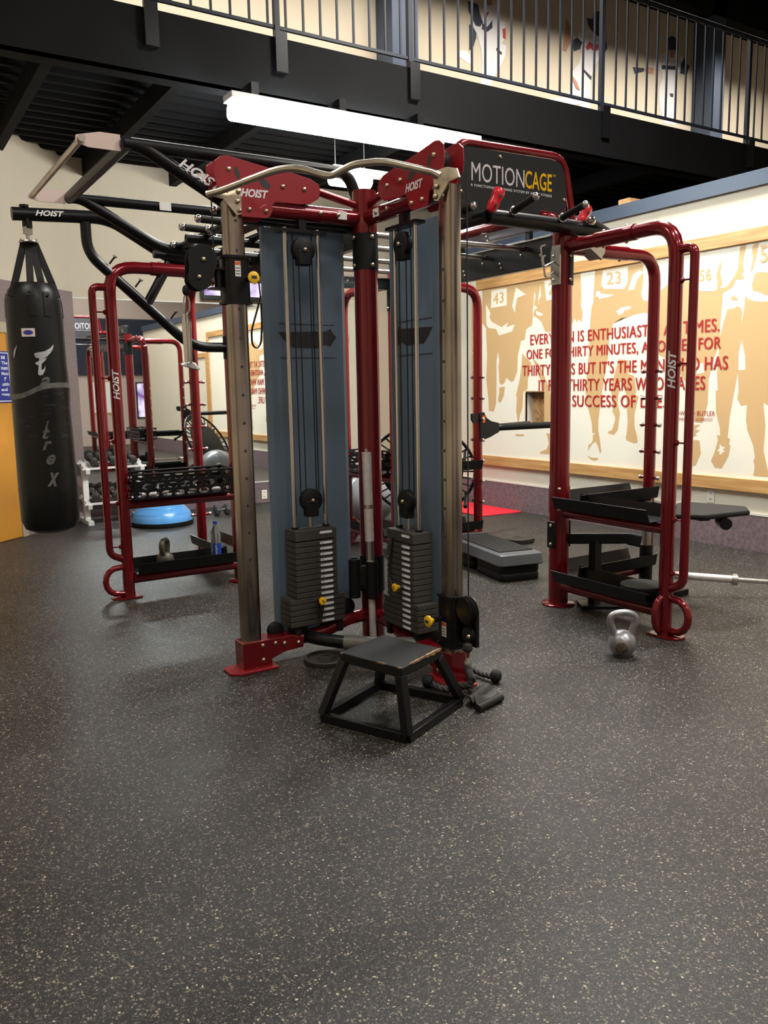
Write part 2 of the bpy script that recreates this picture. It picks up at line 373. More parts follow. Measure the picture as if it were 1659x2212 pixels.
# diagonal wall on the left, plane through D0 -> D1
D0 = V(2.04, YR, 0); dd = V(-1, -.94, 0).normalized(); dn = V(.94, -1, 0).normalized()*1.0
def dg(t, z, o=0.): return D0 + dd*t + V(0, 0, z) + dn*o
def dbox(t0, t1, z0, z1, o0, o1):
    m = MB(); vs = [dg(t, z, o) for t in (t0, t1) for z in (z0, z1) for o in (o0, o1)]
    return m.add(vs, [(0, 1, 3, 2), (4, 6, 7, 5), (0, 4, 5, 1), (2, 3, 7, 6), (0, 2, 6, 4), (1, 5, 7, 3)])
part('wall_left', dbox(0, 6.6, 0, 8, -.2, 0), 'beige_wall', label='beige angled wall behind the punching bag', cat='wall', kind='structure')
fp = dbox(0, 1.02, 0, 2.5, 0, .03); q = dbox(1.02, 2.7, 2.10, 2.5, 0, .03); fp.add(q.v, q.f)
part('trim_3', fp, 'carpet_mauve', label='mauve carpet panel on the angled wall behind the punching bag', cat='wall panel', kind='structure', smooth=0)
# ray onto the diagonal wall
def ond(px, py, o=0.): return onp(px, py, dn, dn.dot(D0)+o)
# ================================================================== orange door
dr = thing('door_1', dg(1.6, 0), 'orange wooden door with a blue notice, left of the punching bag', 'door', kind='structure')
part('door_leaf', dbox(1.10, 2.2, .005, 2.0, .0, .022), 'door_orange', dr)
ff = dbox(1.02, 2.28, 2.0, 2.10, 0, .035)
for t0, t1 in ((1.02, 1.10), (2.2, 2.28)):
    g = dbox(t0, t1, 0, 2.0, 0, .035); ff.add(g.v, g.f)
part('door_frame', ff, 'door_frame', dr)
sg = thing('notice_sign', dg(1.6, 1.2), 'blue notice sign with white lettering on the orange door', 'sign')
s_tr = ond(17, 762, .03); s_br = ond(23, 867, .03)
tS = (s_tr-D0).dot(dd); zt, zb = s_tr.z, s_br.z
part('sign_board', dbox(tS-.01, tS+.30, zb-.012, zt+.012, .022, .030), 'sign_blue', sg, bevel=.006)
bo = MB()
for a in (dbox(tS+.004, tS+.29, zt-.008, zt, .030, .031), dbox(tS+.004, tS+.29, zb, zb+.008, .030, .031), dbox(tS, tS+.008, zb+.006, zt-.006, .030, .031), dbox(tS+.284, tS+.292, zb+.006, zt-.006, .030, .031)): bo.add(a.v, a.f)
part('sign_border', bo, 'white_text', sg, smooth=0)
hh = (zt-zb)/9.2
for i, tx in enumerate(('se', 'The', 'ment', 'Mats', 'r', 'alth', 'and', 'rtesy')):
    wl = {1: .03, 2: .055, 3: .085, 4: .095, 5: .115}[len(tx)]
    e = tS + (.02 if i not in (0, 4, 6) else .05)
    text('sign_text', tx, dg(e+wl, zt-.035-(i+.55)*hh, .0305), -dd*wl, V(0, 0, hh*.62), 'white_text', sg, dn, bold=.02)
# ================================================================== mirror on the rear wall
mr = thing('wall_mirror', (3.8, YR, .26), 'large wall mirror reflecting the gym behind the training cage', 'mirror')
for x0, x1 in ((2.06, 3.42), (3.425, 4.80)):
    part('mirror_pane', MB().b2((x0, YR-.012, .275), (x1, YR-.002, 2.43)), 'mirror', mr, smooth=0)
part('mirror_rail', MB().b2((2.06, YR-.02, .26), (4.80, YR-.001, .274)), 'trim_white', mr)
part('mirror_rail', MB().b2((2.06, YR-.02, 2.431), (4.80, YR-.001, 2.445)), 'trim_white', mr)
cb = thing('wall_cabinet', (5.4, YR, 0), 'pale tall cabinet doors between the mirror and the corner', 'cabinet')
for x0, x1 in ((4.86, 5.40), (5.41, 5.95)):
    d = part('cabinet_door', MB().b2((x0, YR-.03, .27), (x1, YR-.002, 2.55)), 'cream_wall', cb, bevel=.004)
    hx = x1-.06 if x0 < 5 else x0+.06
    part('handle', MB().tube([(hx, YR-.03, 2.02), (hx, YR-.075, 2.02), (hx, YR-.075, 2.16), (hx, YR-.03, 2.16)], .008, 8, .02), 'steel', d)
# TV
tv = thing('wall_television', (3.95, YR, 2.52), 'wall television with a purple picture above the mirror', 'television')
part('bezel', MB().b2((3.50, YR-.09, 2.47), (4.46, YR-.04, 3.03)), 'tv_black', tv, bevel=.006)
part('screen', MB().b2((3.53, YR-.092, 2.52), (4.43, YR-.0905, 3.0)), 'tv_picture', tv, smooth=0)
part('wall_bracket', MB().b2((3.8, YR-.04, 2.65), (4.15, YR, 2.85)), 'black', tv)
def outlet(name, o, xv, n, label):
    t = thing(name, o, label, 'outlet'); xv = V(xv); n = V(n); o = V(o)
    def pl(u0, u1, z0, z1, th, t0=0): return [o + xv*u + V(0, 0, z) + n*t0 for u, z in ((u0, z0), (u1, z0), (u1, z1), (u0, z1))], n*th
    part('cover_plate', MB().prism(*pl(-.036, .036, -.058, .058, .006)), 'outlet', t, bevel=.002)
    for z in (-.027, .027):
        m = part('socket', MB().prism(*pl(-.016, .016, z-.014, z+.014, .003, .006)), 'white_paint', t)
        part('slot', MB().prism(*pl(-.008, -.004, z-.006, z+.007, .001, .009)).prism(*pl(.004, .008, z-.006, z+.007, .001, .009)), 'ink', m)
outlet('wall_outlet', onx(1536, 1071, XR-.001), (0, -1, 0), (-1, 0, 0), 'cream wall outlet below the mural by the black platform')
outlet('wall_outlet', ony(571, 1068, YR-.018), (1, 0, 0), (0, -1, 0), 'pale outlet in the carpet band under the mirror')
# ================================================================== mural
MX = XR-.004
mu = thing('runners_mural', (XR, 5.8, .48), 'framed mural of runners with a red quotation on the right wall', 'mural')
my0, my1 = 2.55, 7.72
mm = MB(); a, b = XR-.02, XR-.0005
mm.b2((a, my0, .5), (b, ny0, 2.58)).b2((a, ny1, .5), (b, my1, 2.58)).b2((a, ny0, .5), (b, ny1, nz0)).b2((a, ny0, nz1), (b, ny1, 2.58))
part('mural_board', mm, 'mural_white', mu, smooth=0)
part('frame_rail', MB().b2((XR-.045, my0, 2.50), (XR-.0005, my1, 2.61)), 'pine', mu, bevel=.004)
part('frame_rail', MB().b2((XR-.045, my0, .49), (XR-.0005, my1, .60)), 'pine', mu, bevel=.004)
part('frame_rail', MB().b2((XR-.045, my1-.02, .60), (XR-.0005, my1+.08, 2.50)), 'pine', mu, bevel=.004)
part('frame_rail', MB().b2((XR-.045, my0, .60), (XR-.0005, my0+.1, 2.50)), 'pine', mu, bevel=.004)
nb = MB().b2((XR+.10, ny0, nz0), (XR+.11, ny1, nz1)).b2((XR-.02, ny0-.012, nz0-.012), (XR+.1, ny0, nz1+.012)).b2((XR-.02, ny1, nz0-.012), (XR+.1, ny1+.012, nz1+.012)).b2((XR-.02, ny0, nz1), (XR+.1, ny1, nz1+.012)).b2((XR-.02, ny0, nz0-.012), (XR+.1, ny1, nz0))
part('niche_lining', nb, 'wood_raw', mu, smooth=0, label='unpainted wooden niche')
TILE = {'A': (1030, 470), 'B': (1330, 470), 'C': (1030, 760), 'D': (1330, 760)}
PX = XR-.0201
def mp(t, pts, k=1, lay=0):
    out = []
    for p in pts:
        if len(p) == 3: ti, x, y = p
        else: ti = t; x, y = p
        ox, oy = TILE[ti]; q = onx(ox+x/5.027, oy+y/5.027, PX-.0002*lay)
        q.z = min(max(q.z, .601), 2.499); q.y = min(max(q.y, my0+.101), my1-.021); out.append(q)
    return out
FIGN = [0]
def fig(t, pts, m='mural_tan', lay=0, name='painted_shape'):
    FIGN[0] += 1; q = [p+V(-.00003*FIGN[0], 0, 0) for p in mp(t, pts, lay=lay)]
    part(name, MB().prism(q, (-.0006, 0, 0)), m, mu, smooth=0)
# tan runners
fig('A', [(60, 700), (620, 690), (720, 660), (1125, 590), (1130, 700), (1135, 850), (1130, 960), (1150, 1030), (1138, 1140), (1110, 1105), (1085, 1135), (1060, 1090), (1040, 1150), (950, 1180), (845, 1250), (745, 1240), (700, 1130), (655, 1090), (612, 1060), (600, 1170), (540, 1210), (520, 1330), (480, 1340), (445, 1500), ('C', 445, 60), ('C', 440, 210), ('C', 400, 320), ('C', 370, 325), ('C', 320, 280), ('C', 300, 340), ('C', 265, 360), ('C', 245, 330), ('C', 235, 150), ('A', 245, 1560), ('A', 230, 1460), ('A', 215, 1560), ('C', 215, 380), ('C', 210, 560), ('C', 185, 650), ('C', 130, 640), ('C', 125, 500), ('C', 103, 300), ('C', 112, 40), ('A', 100, 1200), ('A', 60, 1150)], name='painted_runner')
fig('C', [(240, 390), (305, 378), (295, 470), (265, 545), (240, 555), (230, 520), (245, 440)])
fig('C', [(492, 20), (540, 70), (590, 115), (585, 200), (555, 290), (552, 400), (505, 436), (497, 600), (467, 700), (455, 765), (445, 770), (428, 640), (435, 490), (425, 480), (470, 280), (490, 100)], name='painted_leg')
fig('C', [(600, 60), (690, 150), (720, 230), (780, 380), (803, 500), (800, 640), (790, 780), (732, 780), (732, 432), (705, 425), (690, 300), (640, 160)], name='painted_leg')
fig('C', [(752, 885), (795, 888), (806, 1040), (800, 1112), (750, 1112), (683, 1105), (692, 1085), (755, 1060), (782, 1000), (765, 920)])
fig('C', [(415, 895), (512, 895), (512, 915), (430, 915)])
fig('A', [(1285, 560), (1700, 500), ('B', 300, 480), ('B', 300, 700), ('B', 275, 830), ('B', 300, 900), ('B', 420, 920), ('B', 480, 800), ('B', 620, 680), ('B', 735, 690), ('B', 850, 690), ('B', 885, 650), ('B', 905, 640), ('B', 905, 800), ('B', 1080, 800), ('B', 1110, 760), ('B', 1180, 760), ('B', 1215, 740), ('B', 1265, 760), ('B', 1165, 820), ('B', 1150, 1000), ('B', 1130, 1260), ('B', 1120, 1400), ('B', 1070, 1520), ('D', 1010, 300), ('D', 1000, 560), ('D', 945, 770), ('D', 820, 760), ('D', 830, 450), ('D', 740, 300), ('D', 640, 150), ('D', 520, 60), ('D', 440, 20), ('B', 420, 1060), ('B', 310, 1030), ('B', 180, 1060), ('B', 0, 1120), ('A', 1580, 1090), ('A', 1480, 1150), ('A', 1440, 1300), ('C', 1425, 60), ('C', 1400, 200), ('C', 1385, 300), ('C', 1360, 440), ('C', 1340, 600), ('C', 1320, 740), ('C', 1320, 860), ('C', 1335, 940), ('C', 1352, 1085), ('C', 1337, 1103), ('C', 1310, 1010), ('C', 1290, 980), ('C', 1268, 985), ('C', 1225, 1040), ('C', 1205, 1080), ('C', 1213, 1010), ('C', 1245, 990), ('C', 1262, 950), ('C', 1258, 905), ('C', 1292, 888), ('C', 1254, 882), ('C', 1250, 780), ('C', 1210, 610), ('C', 1180, 440), ('C', 1200, 200), ('C', 1220, 0), ('A', 1222, 1300), ('A', 1232, 1130), ('A', 1245, 990), ('A', 1265, 920), ('A', 1272, 760)], name='painted_runner')
fig('C', [(1200, 1128), (1250, 1150), (1310, 1150), (1320, 1168), (1280, 1182), (1240, 1172)])
fig('C', [(1540, 80), (1640, 90), (1659, 200), (1600, 300), (1560, 330), (1537, 480), (1530, 560), (1555, 670), (1530, 850), (1490, 900), (1440, 890), (1418, 870), (1470, 848), (1502, 740), (1500, 700), (1473, 650), (1480, 600), (1460, 440), (1480, 300)], name='painted_leg')
fig('D', [(30, 200), (200, 260), (225, 420), (200, 560), (205, 810), (235, 930), (240, 985), (200, 992), (115, 960), (110, 930), (130, 840), (130, 620), (110, 450), (60, 300)], name='painted_leg')
fig('C', [(1640, 820), (1700, 740), (1740, 560), (1760, 480), (1700, 470), (1650, 520), (1630, 640), (1640, 760), (1620, 950), (1650, 970), (1700, 900)], name='painted_leg')
fig('D', [(825, 795), (920, 790), (855, 840), (915, 850), (860, 895), (890, 905), (825, 925)])
fig('D', [(810, 985), (860, 955), (910, 965), (925, 1100), (905, 1150), (870, 1230), (820, 1240), (790, 1200)])
fig('B', [(1215, 995), (1290, 985), (1310, 965), (1350, 970), (1375, 1020), (1360, 1180), (1385, 1060), (1410, 850), (1450, 890), (1560, 915), (1700, 905), ('D', 1700, 620), ('D', 1610, 550), ('D', 1605, 580), ('D', 1625, 800), ('D', 1605, 1080), ('D', 1650, 1280), ('D', 1690, 1360), ('D', 1495, 1345), ('D', 1510, 1250), ('D', 1495, 1180), ('D', 1512, 1150), ('D', 1495, 1020), ('D', 1430, 850), ('D', 1415, 740), ('D', 1425, 575), ('D', 1360, 585), ('D', 1320, 510), ('D', 1335, 430), ('D', 1325, 200), ('B', 1410, 1650), ('B', 1405, 1500), ('B', 1370, 1325), ('B', 1335, 1460), ('B', 1330, 1640), ('D', 1320, 250), ('D', 1285, 450), ('D', 1240, 700), ('D', 1215, 930), ('D', 1245, 950), ('D', 1230, 1000), ('D', 1245, 1020), ('D', 1225, 1130), ('D', 1150, 1265), ('D', 1075, 1255), ('D', 1035, 1180), ('D', 1075, 1090), ('D', 1110, 960), ('D', 1100, 900), ('D', 1135, 910), ('D', 1130, 820), ('D', 1090, 660), ('D', 1085, 420), ('D', 1110, 415), ('D', 1100, 250), ('D', 1115, 60), ('B', 1130, 1300), ('B', 1175, 1120)], name='painted_runner')
fig('B', [(1355, 300), (1420, 290), (1400, 400), (1380, 500), (1395, 580), (1365, 625), (1405, 655), (1350, 675), (1310, 670), (1265, 760), (1215, 740), (1290, 640), (1330, 540), (1340, 420)])
fig('B', [(1500, 290), (1555, 270), (1530, 420), (1500, 520), (1480, 590), (1468, 580), (1490, 440), (1480, 350)])
fig('B', [(1510, 610), (1560, 590), (1700, 600), (1700, 840), (1630, 840), (1560, 810), (1490, 790), (1480, 740)])
fig('B', [(1140, 470), (1150, 540), (1135, 600), (1160, 720), (1110, 780), (1090, 650)])
fig('B', [(1250, 870), (1285, 845), (1335, 895), (1265, 900)])
# white details painted over the tan
for t, p in (('A', [(100, 940), (150, 1040), (135, 1080), (160, 1130), (240, 1175), (270, 1190), (340, 1140), (320, 1190), (412, 1160), (385, 1235), (240, 1282), (210, 1210), (130, 1200), (105, 1165)]),
             ('A', [(425, 755), (530, 835), (440, 870), (420, 960), (415, 1035), (385, 965)]), ('A', [(625, 800), (640, 850), (620, 950), (660, 975), (625, 1010), (605, 1070)]),
             ('A', [(690, 740), (700, 850), (670, 900), (685, 945), (670, 920), (665, 880)]), ('A', [(640, 1010), (725, 1050), (690, 1070), (650, 1055)]),
             ('A', [(1300, 800), (1340, 800), (1345, 825), (1490, 840), (1440, 860), (1330, 885), (1325, 860), (1290, 855)]), ('A', [(1505, 1030), (1560, 980), (1659, 960), (1680, 985), (1600, 1010), (1590, 1040), (1530, 1065), (1545, 1030)]),
             ('B', [(190, 620), (260, 570), (300, 590), (230, 680), (200, 780), (135, 790)]), ('D', [(880, 130), (950, 120), (960, 230), (880, 240)]),
             ('D', [(1130, 1000), (1150, 1025), (1190, 1040), (1165, 1060), (1185, 1080), (1130, 1120), (1125, 1080), (1100, 1075), (1130, 1045)]),
             ('B', [(620, 440), (735, 420), (735, 670), (620, 660)]), ('D', [(640, 380), (700, 420), (690, 640), (620, 640), (600, 480)])):
    fig(t, p, 'mural_white', 1, 'painted_highlight')
for t, p in (('A', [(160, 795), (325, 765), (325, 955), (155, 982)]), ('A', [(735, 690), (860, 665), (860, 880), (755, 905)]), ('A', [(1370, 580), (1640, 535), (1640, 700), (1600, 775), (1385, 775), (1350, 740)]), ('B', [(890, 420), (1130, 385), (1130, 480), (1110, 560), (1090, 640), (1110, 700), (1080, 800), (905, 800), (905, 725), (885, 725)])):
    fig(t, p, 'mural_white', 2, 'painted_bib')
WN = (-1, 0, 0)
def mtext(s, l0, l1, r0, r1, m, bold=.0, name='mural_lettering', lay=3):
    """l0/l1: pixel of the left end, bottom and top; r0/r1 right end"""
    x = PX-.0028
    a, b, c = onx(*l0, x), onx(*l1, x), onx(*r0, x)
    uv, fs = text_mesh(s, 0, 0, 1.06); par = list(range(len(uv)))
    def root(i):
        while par[i] != i: par[i] = par[par[i]]; i = par[i]
        return i
    for f in fs:
        for v_ in f[1:]: par[root(v_)] = root(f[0])
    comp = {}
    for i in range(len(uv)): comp.setdefault(root(i), []).append(i)
    cs_ = sorted(comp.values(), key=lambda g: min(uv[i][0] for i in g))
    words = s.split(' '); gaps = []; mxr = max(uv[i][0] for i in cs_[0])
    for k in range(1, len(cs_)):
        gaps.append((min(uv[i][0] for i in cs_[k])-mxr, k)); mxr = max(mxr, max(uv[i][0] for i in cs_[k]))
    cuts = sorted(k for _, k in sorted(gaps, reverse=True)[:len(words)-1]) if len(words) > 1 else []
    for g0, g1 in zip([0]+cuts, cuts+[len(cs_)]):
        ids = sorted(i for g in cs_[g0:g1] for i in g); ix = {v_: k for k, v_ in enumerate(ids)}
        vs = [a+(c-a)*uv[i][0]+(b-a)*uv[i][1]+V(-.0008, 0, 0) for i in ids]
        fw = [tuple(ix[v_] for v_ in f) for f in fs if f[0] in ix]; o_ = MB().add(vs, fw)
        if bold:      # heavier strokes: the same letters once more, shifted a hair
            for k_, sh in ((1, .0035), (2, -.0035)): o_.add([v_+V(-.00025*k_, sh, sh*.4) for v_ in vs], fw)
        part(name, o_, m, mu, smooth=0)
mtext('43', (1066, 658), (1066, 635), (1088, 653), (1088, 630), 'mural_tan', .01, 'bib_number')
mtext('2', (1185, 637), (1185, 612), (1196, 634), (1196, 610), 'mural_tan', .01, 'bib_number')
mtext('23', (1311, 615), (1311, 589), (1341, 612), (1341, 586), 'mural_tan', .01, 'bib_number')
mtext('56', (1511, 608), (1511, 583), (1536, 605), (1536, 580), 'mural_tan', .01, 'bib_number')
mtext('57', (1643, 567), (1643, 532), (1680, 563), (1680, 526), 'mural_tan', .01, 'bib_number')
mtext('EVERYMAN IS ENTHUSIASTIC AT TIMES.', (1146, 745.5), (1146, 723.5), (1554, 715.5), (1554, 686), 'mural_red', .008)
mtext('ONE FOR THIRTY MINUTES, ANOTHER FOR', (1138, 779.5), (1138, 756), (1557, 757), (1557, 729), 'mural_red', .008)
mtext("THIRTY DAYS BUT IT'S THE MAN WHO HAS", (1129, 812.5), (1129, 789), (1572, 798), (1572, 768.5), 'mural_red', .008)
mtext('IT FOR THIRTY YEARS WHO MAKES', (1164, 845), (1164, 821), (1523, 842), (1523, 813), 'mural_red', .008)
mtext('A SUCCESS OF LIFE.', (1214, 878), (1214, 854), (1436, 881), (1436, 854), 'mural_red', .008)
mtext('EDWARD BUTLER', (1456, 897), (1456, 887.5), (1544.5, 898.5), (1544.5, 889), 'mural_red')
mtext('AMERICAN SCIENTIST', (1462, 908), (1462, 902), (1540, 910), (1540, 904), 'mural_red')
# ================================================================== door in the mural wall beyond the frame (seen in the mirror)
d2 = thing('door_2', (XR, 2.0, 0), 'wood framed door in the mural wall, seen only in the mirror', 'door', kind='structure')
part('door_leaf', MB().b2((XR-.03, 1.55, .01), (XR-.002, 2.45, 2.1)), 'cream_wall', d2, bevel=.003)
for lo, hi in (((XR-.05, 1.43, 0), (XR-.001, 1.54, 2.2)), ((XR-.05, 2.46, 0), (XR-.001, 2.54, 2.2)), ((XR-.05, 1.54, 2.11), (XR-.001, 2.46, 2.2))):
    part('door_jamb', MB().b2(lo, hi), 'pine', d2)
part('door_knob', MB().sphere((XR-.075, 1.63, 1.0), .03).cyl((XR-.03, 1.63, 1.0), (XR-.06, 1.63, 1.0), .012), 'steel', d2)
# ================================================================== balcony
bd = thing('balcony_deck', (5, 7.9, ZS), 'dark balcony deck with a deep black edge beam over the gym', 'balcony', kind='structure')
FY = 6.25
part('edge_beam', MB().b2((-2.5, FY, ZS), (14.9, FY+.03, 4.12)).b2((-2.5, FY, ZS), (14.9, FY+.16, ZS+.02)), 'fascia', bd, smooth=0)
part('deck_slab', MB().b2((-2.5, FY+.03, 4.0), (14.9, YR-.001, 4.12)), 'deck_dark', bd)
cm = MB(); n = 64; y0 = FY+.17; dy = (YR-.02-y0)/n
prof = [(y0+i*dy, 3.90 + (.05 if (i//2) % 2 else 0)) for i in range(n+1)]
cm.add([(x, y, z) for x in (-2.5, 14.9) for y, z in prof], [(i, i+1, n+1+i+1, n+1+i) for i in range(n)])
part('corrugated_soffit', cm, 'deck_dark', bd, smooth=0)
for x in (-1.6, -.1, 1.35, 2.3, 3.25, 4.7, 6.2, 7.7, 9.2, 10.7, 12.2, 13.7):
    part('joist', MB().b2((x-.04, FY+.18, ZS+.05), (x+.04, YR-.002, 3.885)), 'fascia', bd)
rl = thing('balcony_railing', (5, FY+.05, 4.12), 'slate blue steel railing with thin bars along the balcony edge', 'railing')
RY = FY+.05
part('bottom_rail', MB().b2((-2.4, RY-.012, 4.20), (14.8, RY+.012, 4.225)), 'rail_blue', rl)
part('top_rail', MB().cyl((-2.4, RY, 5.30), (14.8, RY, 5.30), .024, 12), 'rail_blue', rl)
pxs = [ony(px, py, RY).x for px, py in ((318, 20), (597, 60), (885, 130), (1298, 230), (1612, 290))]
posts = [pxs[0]-1.6] + pxs + [pxs[-1]+1.9, pxs[-1]+3.8]
for x in posts:
    p = part('rail_post', MB().b2((x-.022, RY-.022, 4.12), (x+.022, RY+.022, 5.29)), 'rail_blue', rl)
    part('post_bracket', MB().b2((x-.05, FY-.035, 3.86), (x+.05, FY-.001, 4.16)), 'black', rl)
bx = -2.3
bmesh_b = None
while bx < 12.5:
    if all(abs(bx-x) > .05 for x in posts):
        if bmesh_b is None:
            bmesh_b = part('baluster', MB().b2((bx-.008, RY-.008, 4.226), (bx+.008, RY+.008, 5.276)), 'rail_blue', rl)
        else:
            link('baluster', bmesh_b.data, (bx, RY, 4.751), rl)
    bx += .155
for x0, lab in ((ony(865, 80, 9.35).x, 'slate blue column on the balcony left of the leaping pitcher decal'), (ony(1540, 160, 9.35).x, 'dark blue column on the balcony right of the outstretched player decal')):
    part('balcony_column', MB().b2((x0-.22, 9.2, 4.12), (x0+.10, YR-.001, 8)).b2((x0+.10, 9.3, 4.12), (x0+.24, YR-.001, 8)), 'column_blue', label=lab, cat='column', kind='structure', smooth=0)
part('trim_4', MB().b2((9.0, 9.2, 7.25), (14.9, YR-.001, 8)), 'fascia', label='black soffit band above the balcony wall', cat='trim', kind='structure')
# ball player decals
PT = {'E': (960, 0, 4.1475), 'G': (1300, 0, 4.62)}
def decal(label, shapes):
    cs = None; t = None
    for i, (nm, tl, m, pts) in enumerate(shapes):
        ox, oy, s = PT[tl]; q = [ony(ox+x/s, oy+y/s, YR-.002-.0008*i) for x, y in pts]
        if t is None: t = thing('wall_decal', (q[0].x, YR, 4.12), label, 'decal', 'ball player decals on the balcony wall')
        part(nm, MB().prism(q, (0, -.0007, 0)), m, t, smooth=0)
decal('decal of a player in white with one leg kicked up on the balcony wall', [
    ('trouser_leg', 'E', 'uniform', [(115, 455), (190, 450), (240, 500), (235, 580), (140, 515)]),
    ('dark_sock', 'E', 'uniform_dark', [(222, 215), (285, 250), (285, 340), (252, 440), (222, 450)]),
    ('jersey', 'E', 'uniform', [(350, 40), (430, 40), (480, 60), (500, 180), (545, 200), (550, 340), (510, 390), (552, 410), (545, 500), (480, 640), (440, 700), (405, 800), (312, 800), (330, 700), (340, 560), (330, 440), (290, 300), (235, 200), (240, 170), (320, 180), (345, 120)]),
    ('dark_arm', 'E', 'uniform_dark', [(215, 10), (300, 40), (320, 130), (345, 200), (320, 240), (280, 230), (240, 150), (215, 90)]),
    ('head', 'E', 'skin', [(365, -40), (425, -45), (430, 45), (385, 52)]),
    ('undershirt', 'E', 'uniform_dark', [(340, 205), (385, 240), (430, 180), (430, 250), (385, 285), (335, 260)]),
    ('number', 'E', 'uniform_red', [(522, 260), (548, 250), (550, 350), (525, 340)]),
    ('letter', 'E', 'uniform_red', [(352, 108), (375, 118), (402, 98), (385, 148), (370, 148)]),
    ('belt', 'E', 'uniform_dark', [(465, 428), (515, 470), (512, 492), (467, 450)])])
decal('decal of a player with dark sleeves and red number on the balcony wall', [
    ('uniform', 'E', 'uniform', [(1195, 300), (1240, 270), (1310, 275), (1390, 340), (1380, 450), (1390, 520), (1340, 600), (1310, 700), (1305, 985), (1250, 970), (1190, 930), (1140, 945), (1000, 925), (900, 892), (1080, 870), (1130, 800), (1150, 640), (1210, 560), (1230, 450), (1200, 380)]),
    ('dark_sleeve', 'E', 'uniform_dark', [(1140, 370), (1190, 335), (1235, 380), (1215, 440), (1160, 460)]),
    ('glove_arm', 'E', 'skin', [(1090, 150), (1140, 260), (1130, 380), (1090, 460), (1060, 450), (1080, 300)]),
    ('cap_and_head', 'E', 'uniform_dark', [(1340, 105), (1400, 100), (1450, 190), (1400, 260), (1390, 330), (1340, 300), (1290, 230), (1275, 160), (1330, 170)]),
    ('face', 'E', 'skin', [(1385, 180), (1420, 190), (1410, 250), (1385, 245)]),
    ('dark_arm', 'E', 'uniform_dark', [(1400, 330), (1445, 350), (1460, 430), (1440, 470), (1400, 440)]),
    ('number', 'E', 'uniform_red', [(1265, 420), (1300, 372), (1340, 400), (1390, 395), (1385, 440), (1345, 462), (1310, 430), (1280, 452)]),
    ('belt', 'E', 'uniform_dark', [(1250, 620), (1320, 690), (1312, 715), (1250, 640)]),
    ('knee_stain', 'E', 'skin', [(1150, 680), (1190, 740), (1215, 810), (1180, 790), (1155, 730)])])
decal('decal of a player in grey with arms outstretched on the balcony wall', [
    ('uniform', 'G', 'uniform', [(570, 550), (640, 520), (740, 530), (820, 570), (800, 700), (740, 740), (730, 900), (735, 1250), (620, 1230), (570, 1000), (575, 860), (610, 780), (590, 700), (520, 680), (520, 600)]),
    ('forearm', 'G', 'skin', [(440, 665), (520, 680), (510, 740), (430, 720)]),
    ('glove', 'G', 'uniform_dark', [(310, 670), (425, 680), (420, 712), (330, 735)]),
    ('helmet', 'G', 'uniform_dark', [(665, 375), (700, 358), (740, 375), (745, 500), (665, 500)]),
    ('neck', 'G', 'skin', [(670, 505), (735, 505), (722, 575), (685, 575)]),
    ('dark_sleeve', 'G', 'uniform_dark', [(790, 640), (840, 550), (835, 620), (875, 660), (850, 745), (785, 730)]),
    ('chest_lettering', 'G', 'uniform_dark', [(600, 650), (740, 660), (735, 695), (600, 690)]),
    ('belt', 'G', 'uniform_dark', [(680, 930), (715, 935), (712, 970), (685, 960)])])
# ================================================================== lights of the room, plus added hooded lights
def fixture(name, p0, p1, label, tubem, over=.03, z_hang=None, grp=None):
    p0, p1 = V(p0), V(p1); t = thing(name, (p0+p1)/2, label, 'light', grp)
    d = (p1-p0).normalized()
    part('lens', MB().tube([p0, p1], .095, 16, flat=.8), tubem, t)
    part('housing', MB().bar(p0-d*over+V(0, 0, .085), p1+d*.42+V(0, 0, .085), .17, .05), 'fixture_white', t, bevel=.006)
    if z_hang:
        for k in (.1, .5, .9):
            q = p0.lerp(p1, k)+V(0, 0, .12); part('wall_bracket', MB().b2((q.x-.03, q.y-.02, q.z-.012), (q.x+.03, FY, q.z+.10)), 'black', t)
    for k in ((.1, .9) if not z_hang else ()):
        q = p0.lerp(p1, k)+V(0, 0, .11); top = 4.0
        part('hanger', MB().cyl(q, (q.x, q.y, top), .006, 6), 'steel', t)
    return t
LY = 6.08
fixture('tube_light', (ony(500, 238, LY).x, LY, 3.47), (ony(945, 300, LY).x, LY, 3.47), 'long glowing tube light hanging in front of the balcony beam', 'tube_light', z_hang=3.67)
fixture('tube_light', (4.20, 7.55, 3.49), (4.62, 7.55, 3.49), 'short glowing light under the balcony above the centre post', 'tube_far', over=.02)
for i, (x, y, HZ, pw) in enumerate(ADDED_LAMPS):  # unseen hooded fixtures, added to house the brightening lamps
    t = thing('added_hall_light', (x, y, HZ), 'hooded light added high above the gym, out of view, to brighten the walls', 'light', 'added hooded lights')
    part('hood', MB().b2((x-.65, y-.22, HZ), (x+.65, y+.22, HZ+.04)).b2((x-.65, y-.22, HZ-.07), (x-.63, y+.22, HZ)).b2((x+.63, y-.22, HZ-.07), (x+.65, y+.22, HZ)).b2((x-.65, y-.22, HZ-.07), (x+.65, y-.2, HZ)).b2((x-.65, y+.2, HZ-.07), (x+.65, y+.22, HZ)), 'fixture_white', t, smooth=0)
    part('cable', MB().cyl((x, y, HZ+.04), (x, y, 8), .008, 6), 'cable', t)
# ================================================================== TRAINING CAGE (bolted together: one thing)
CX, CY = 2.30, 3.80
S1, S2, AR, AL = 1.40, 1.87, .84, .73
CTR = V(CX, CY, 0); RA = V(CX+S1, CY, 0); LB = V(CX, CY+S2, 0); RE = V(CX+S1, CY+S2, 0)
cg = thing('training_cage', (3.0, 4.7, 0), 'large red and black multi-station training cage with two cable columns', 'gym machine')
UZ = V(0, 0, 1)
def z(p, h): return V(p.x, p.y, h)
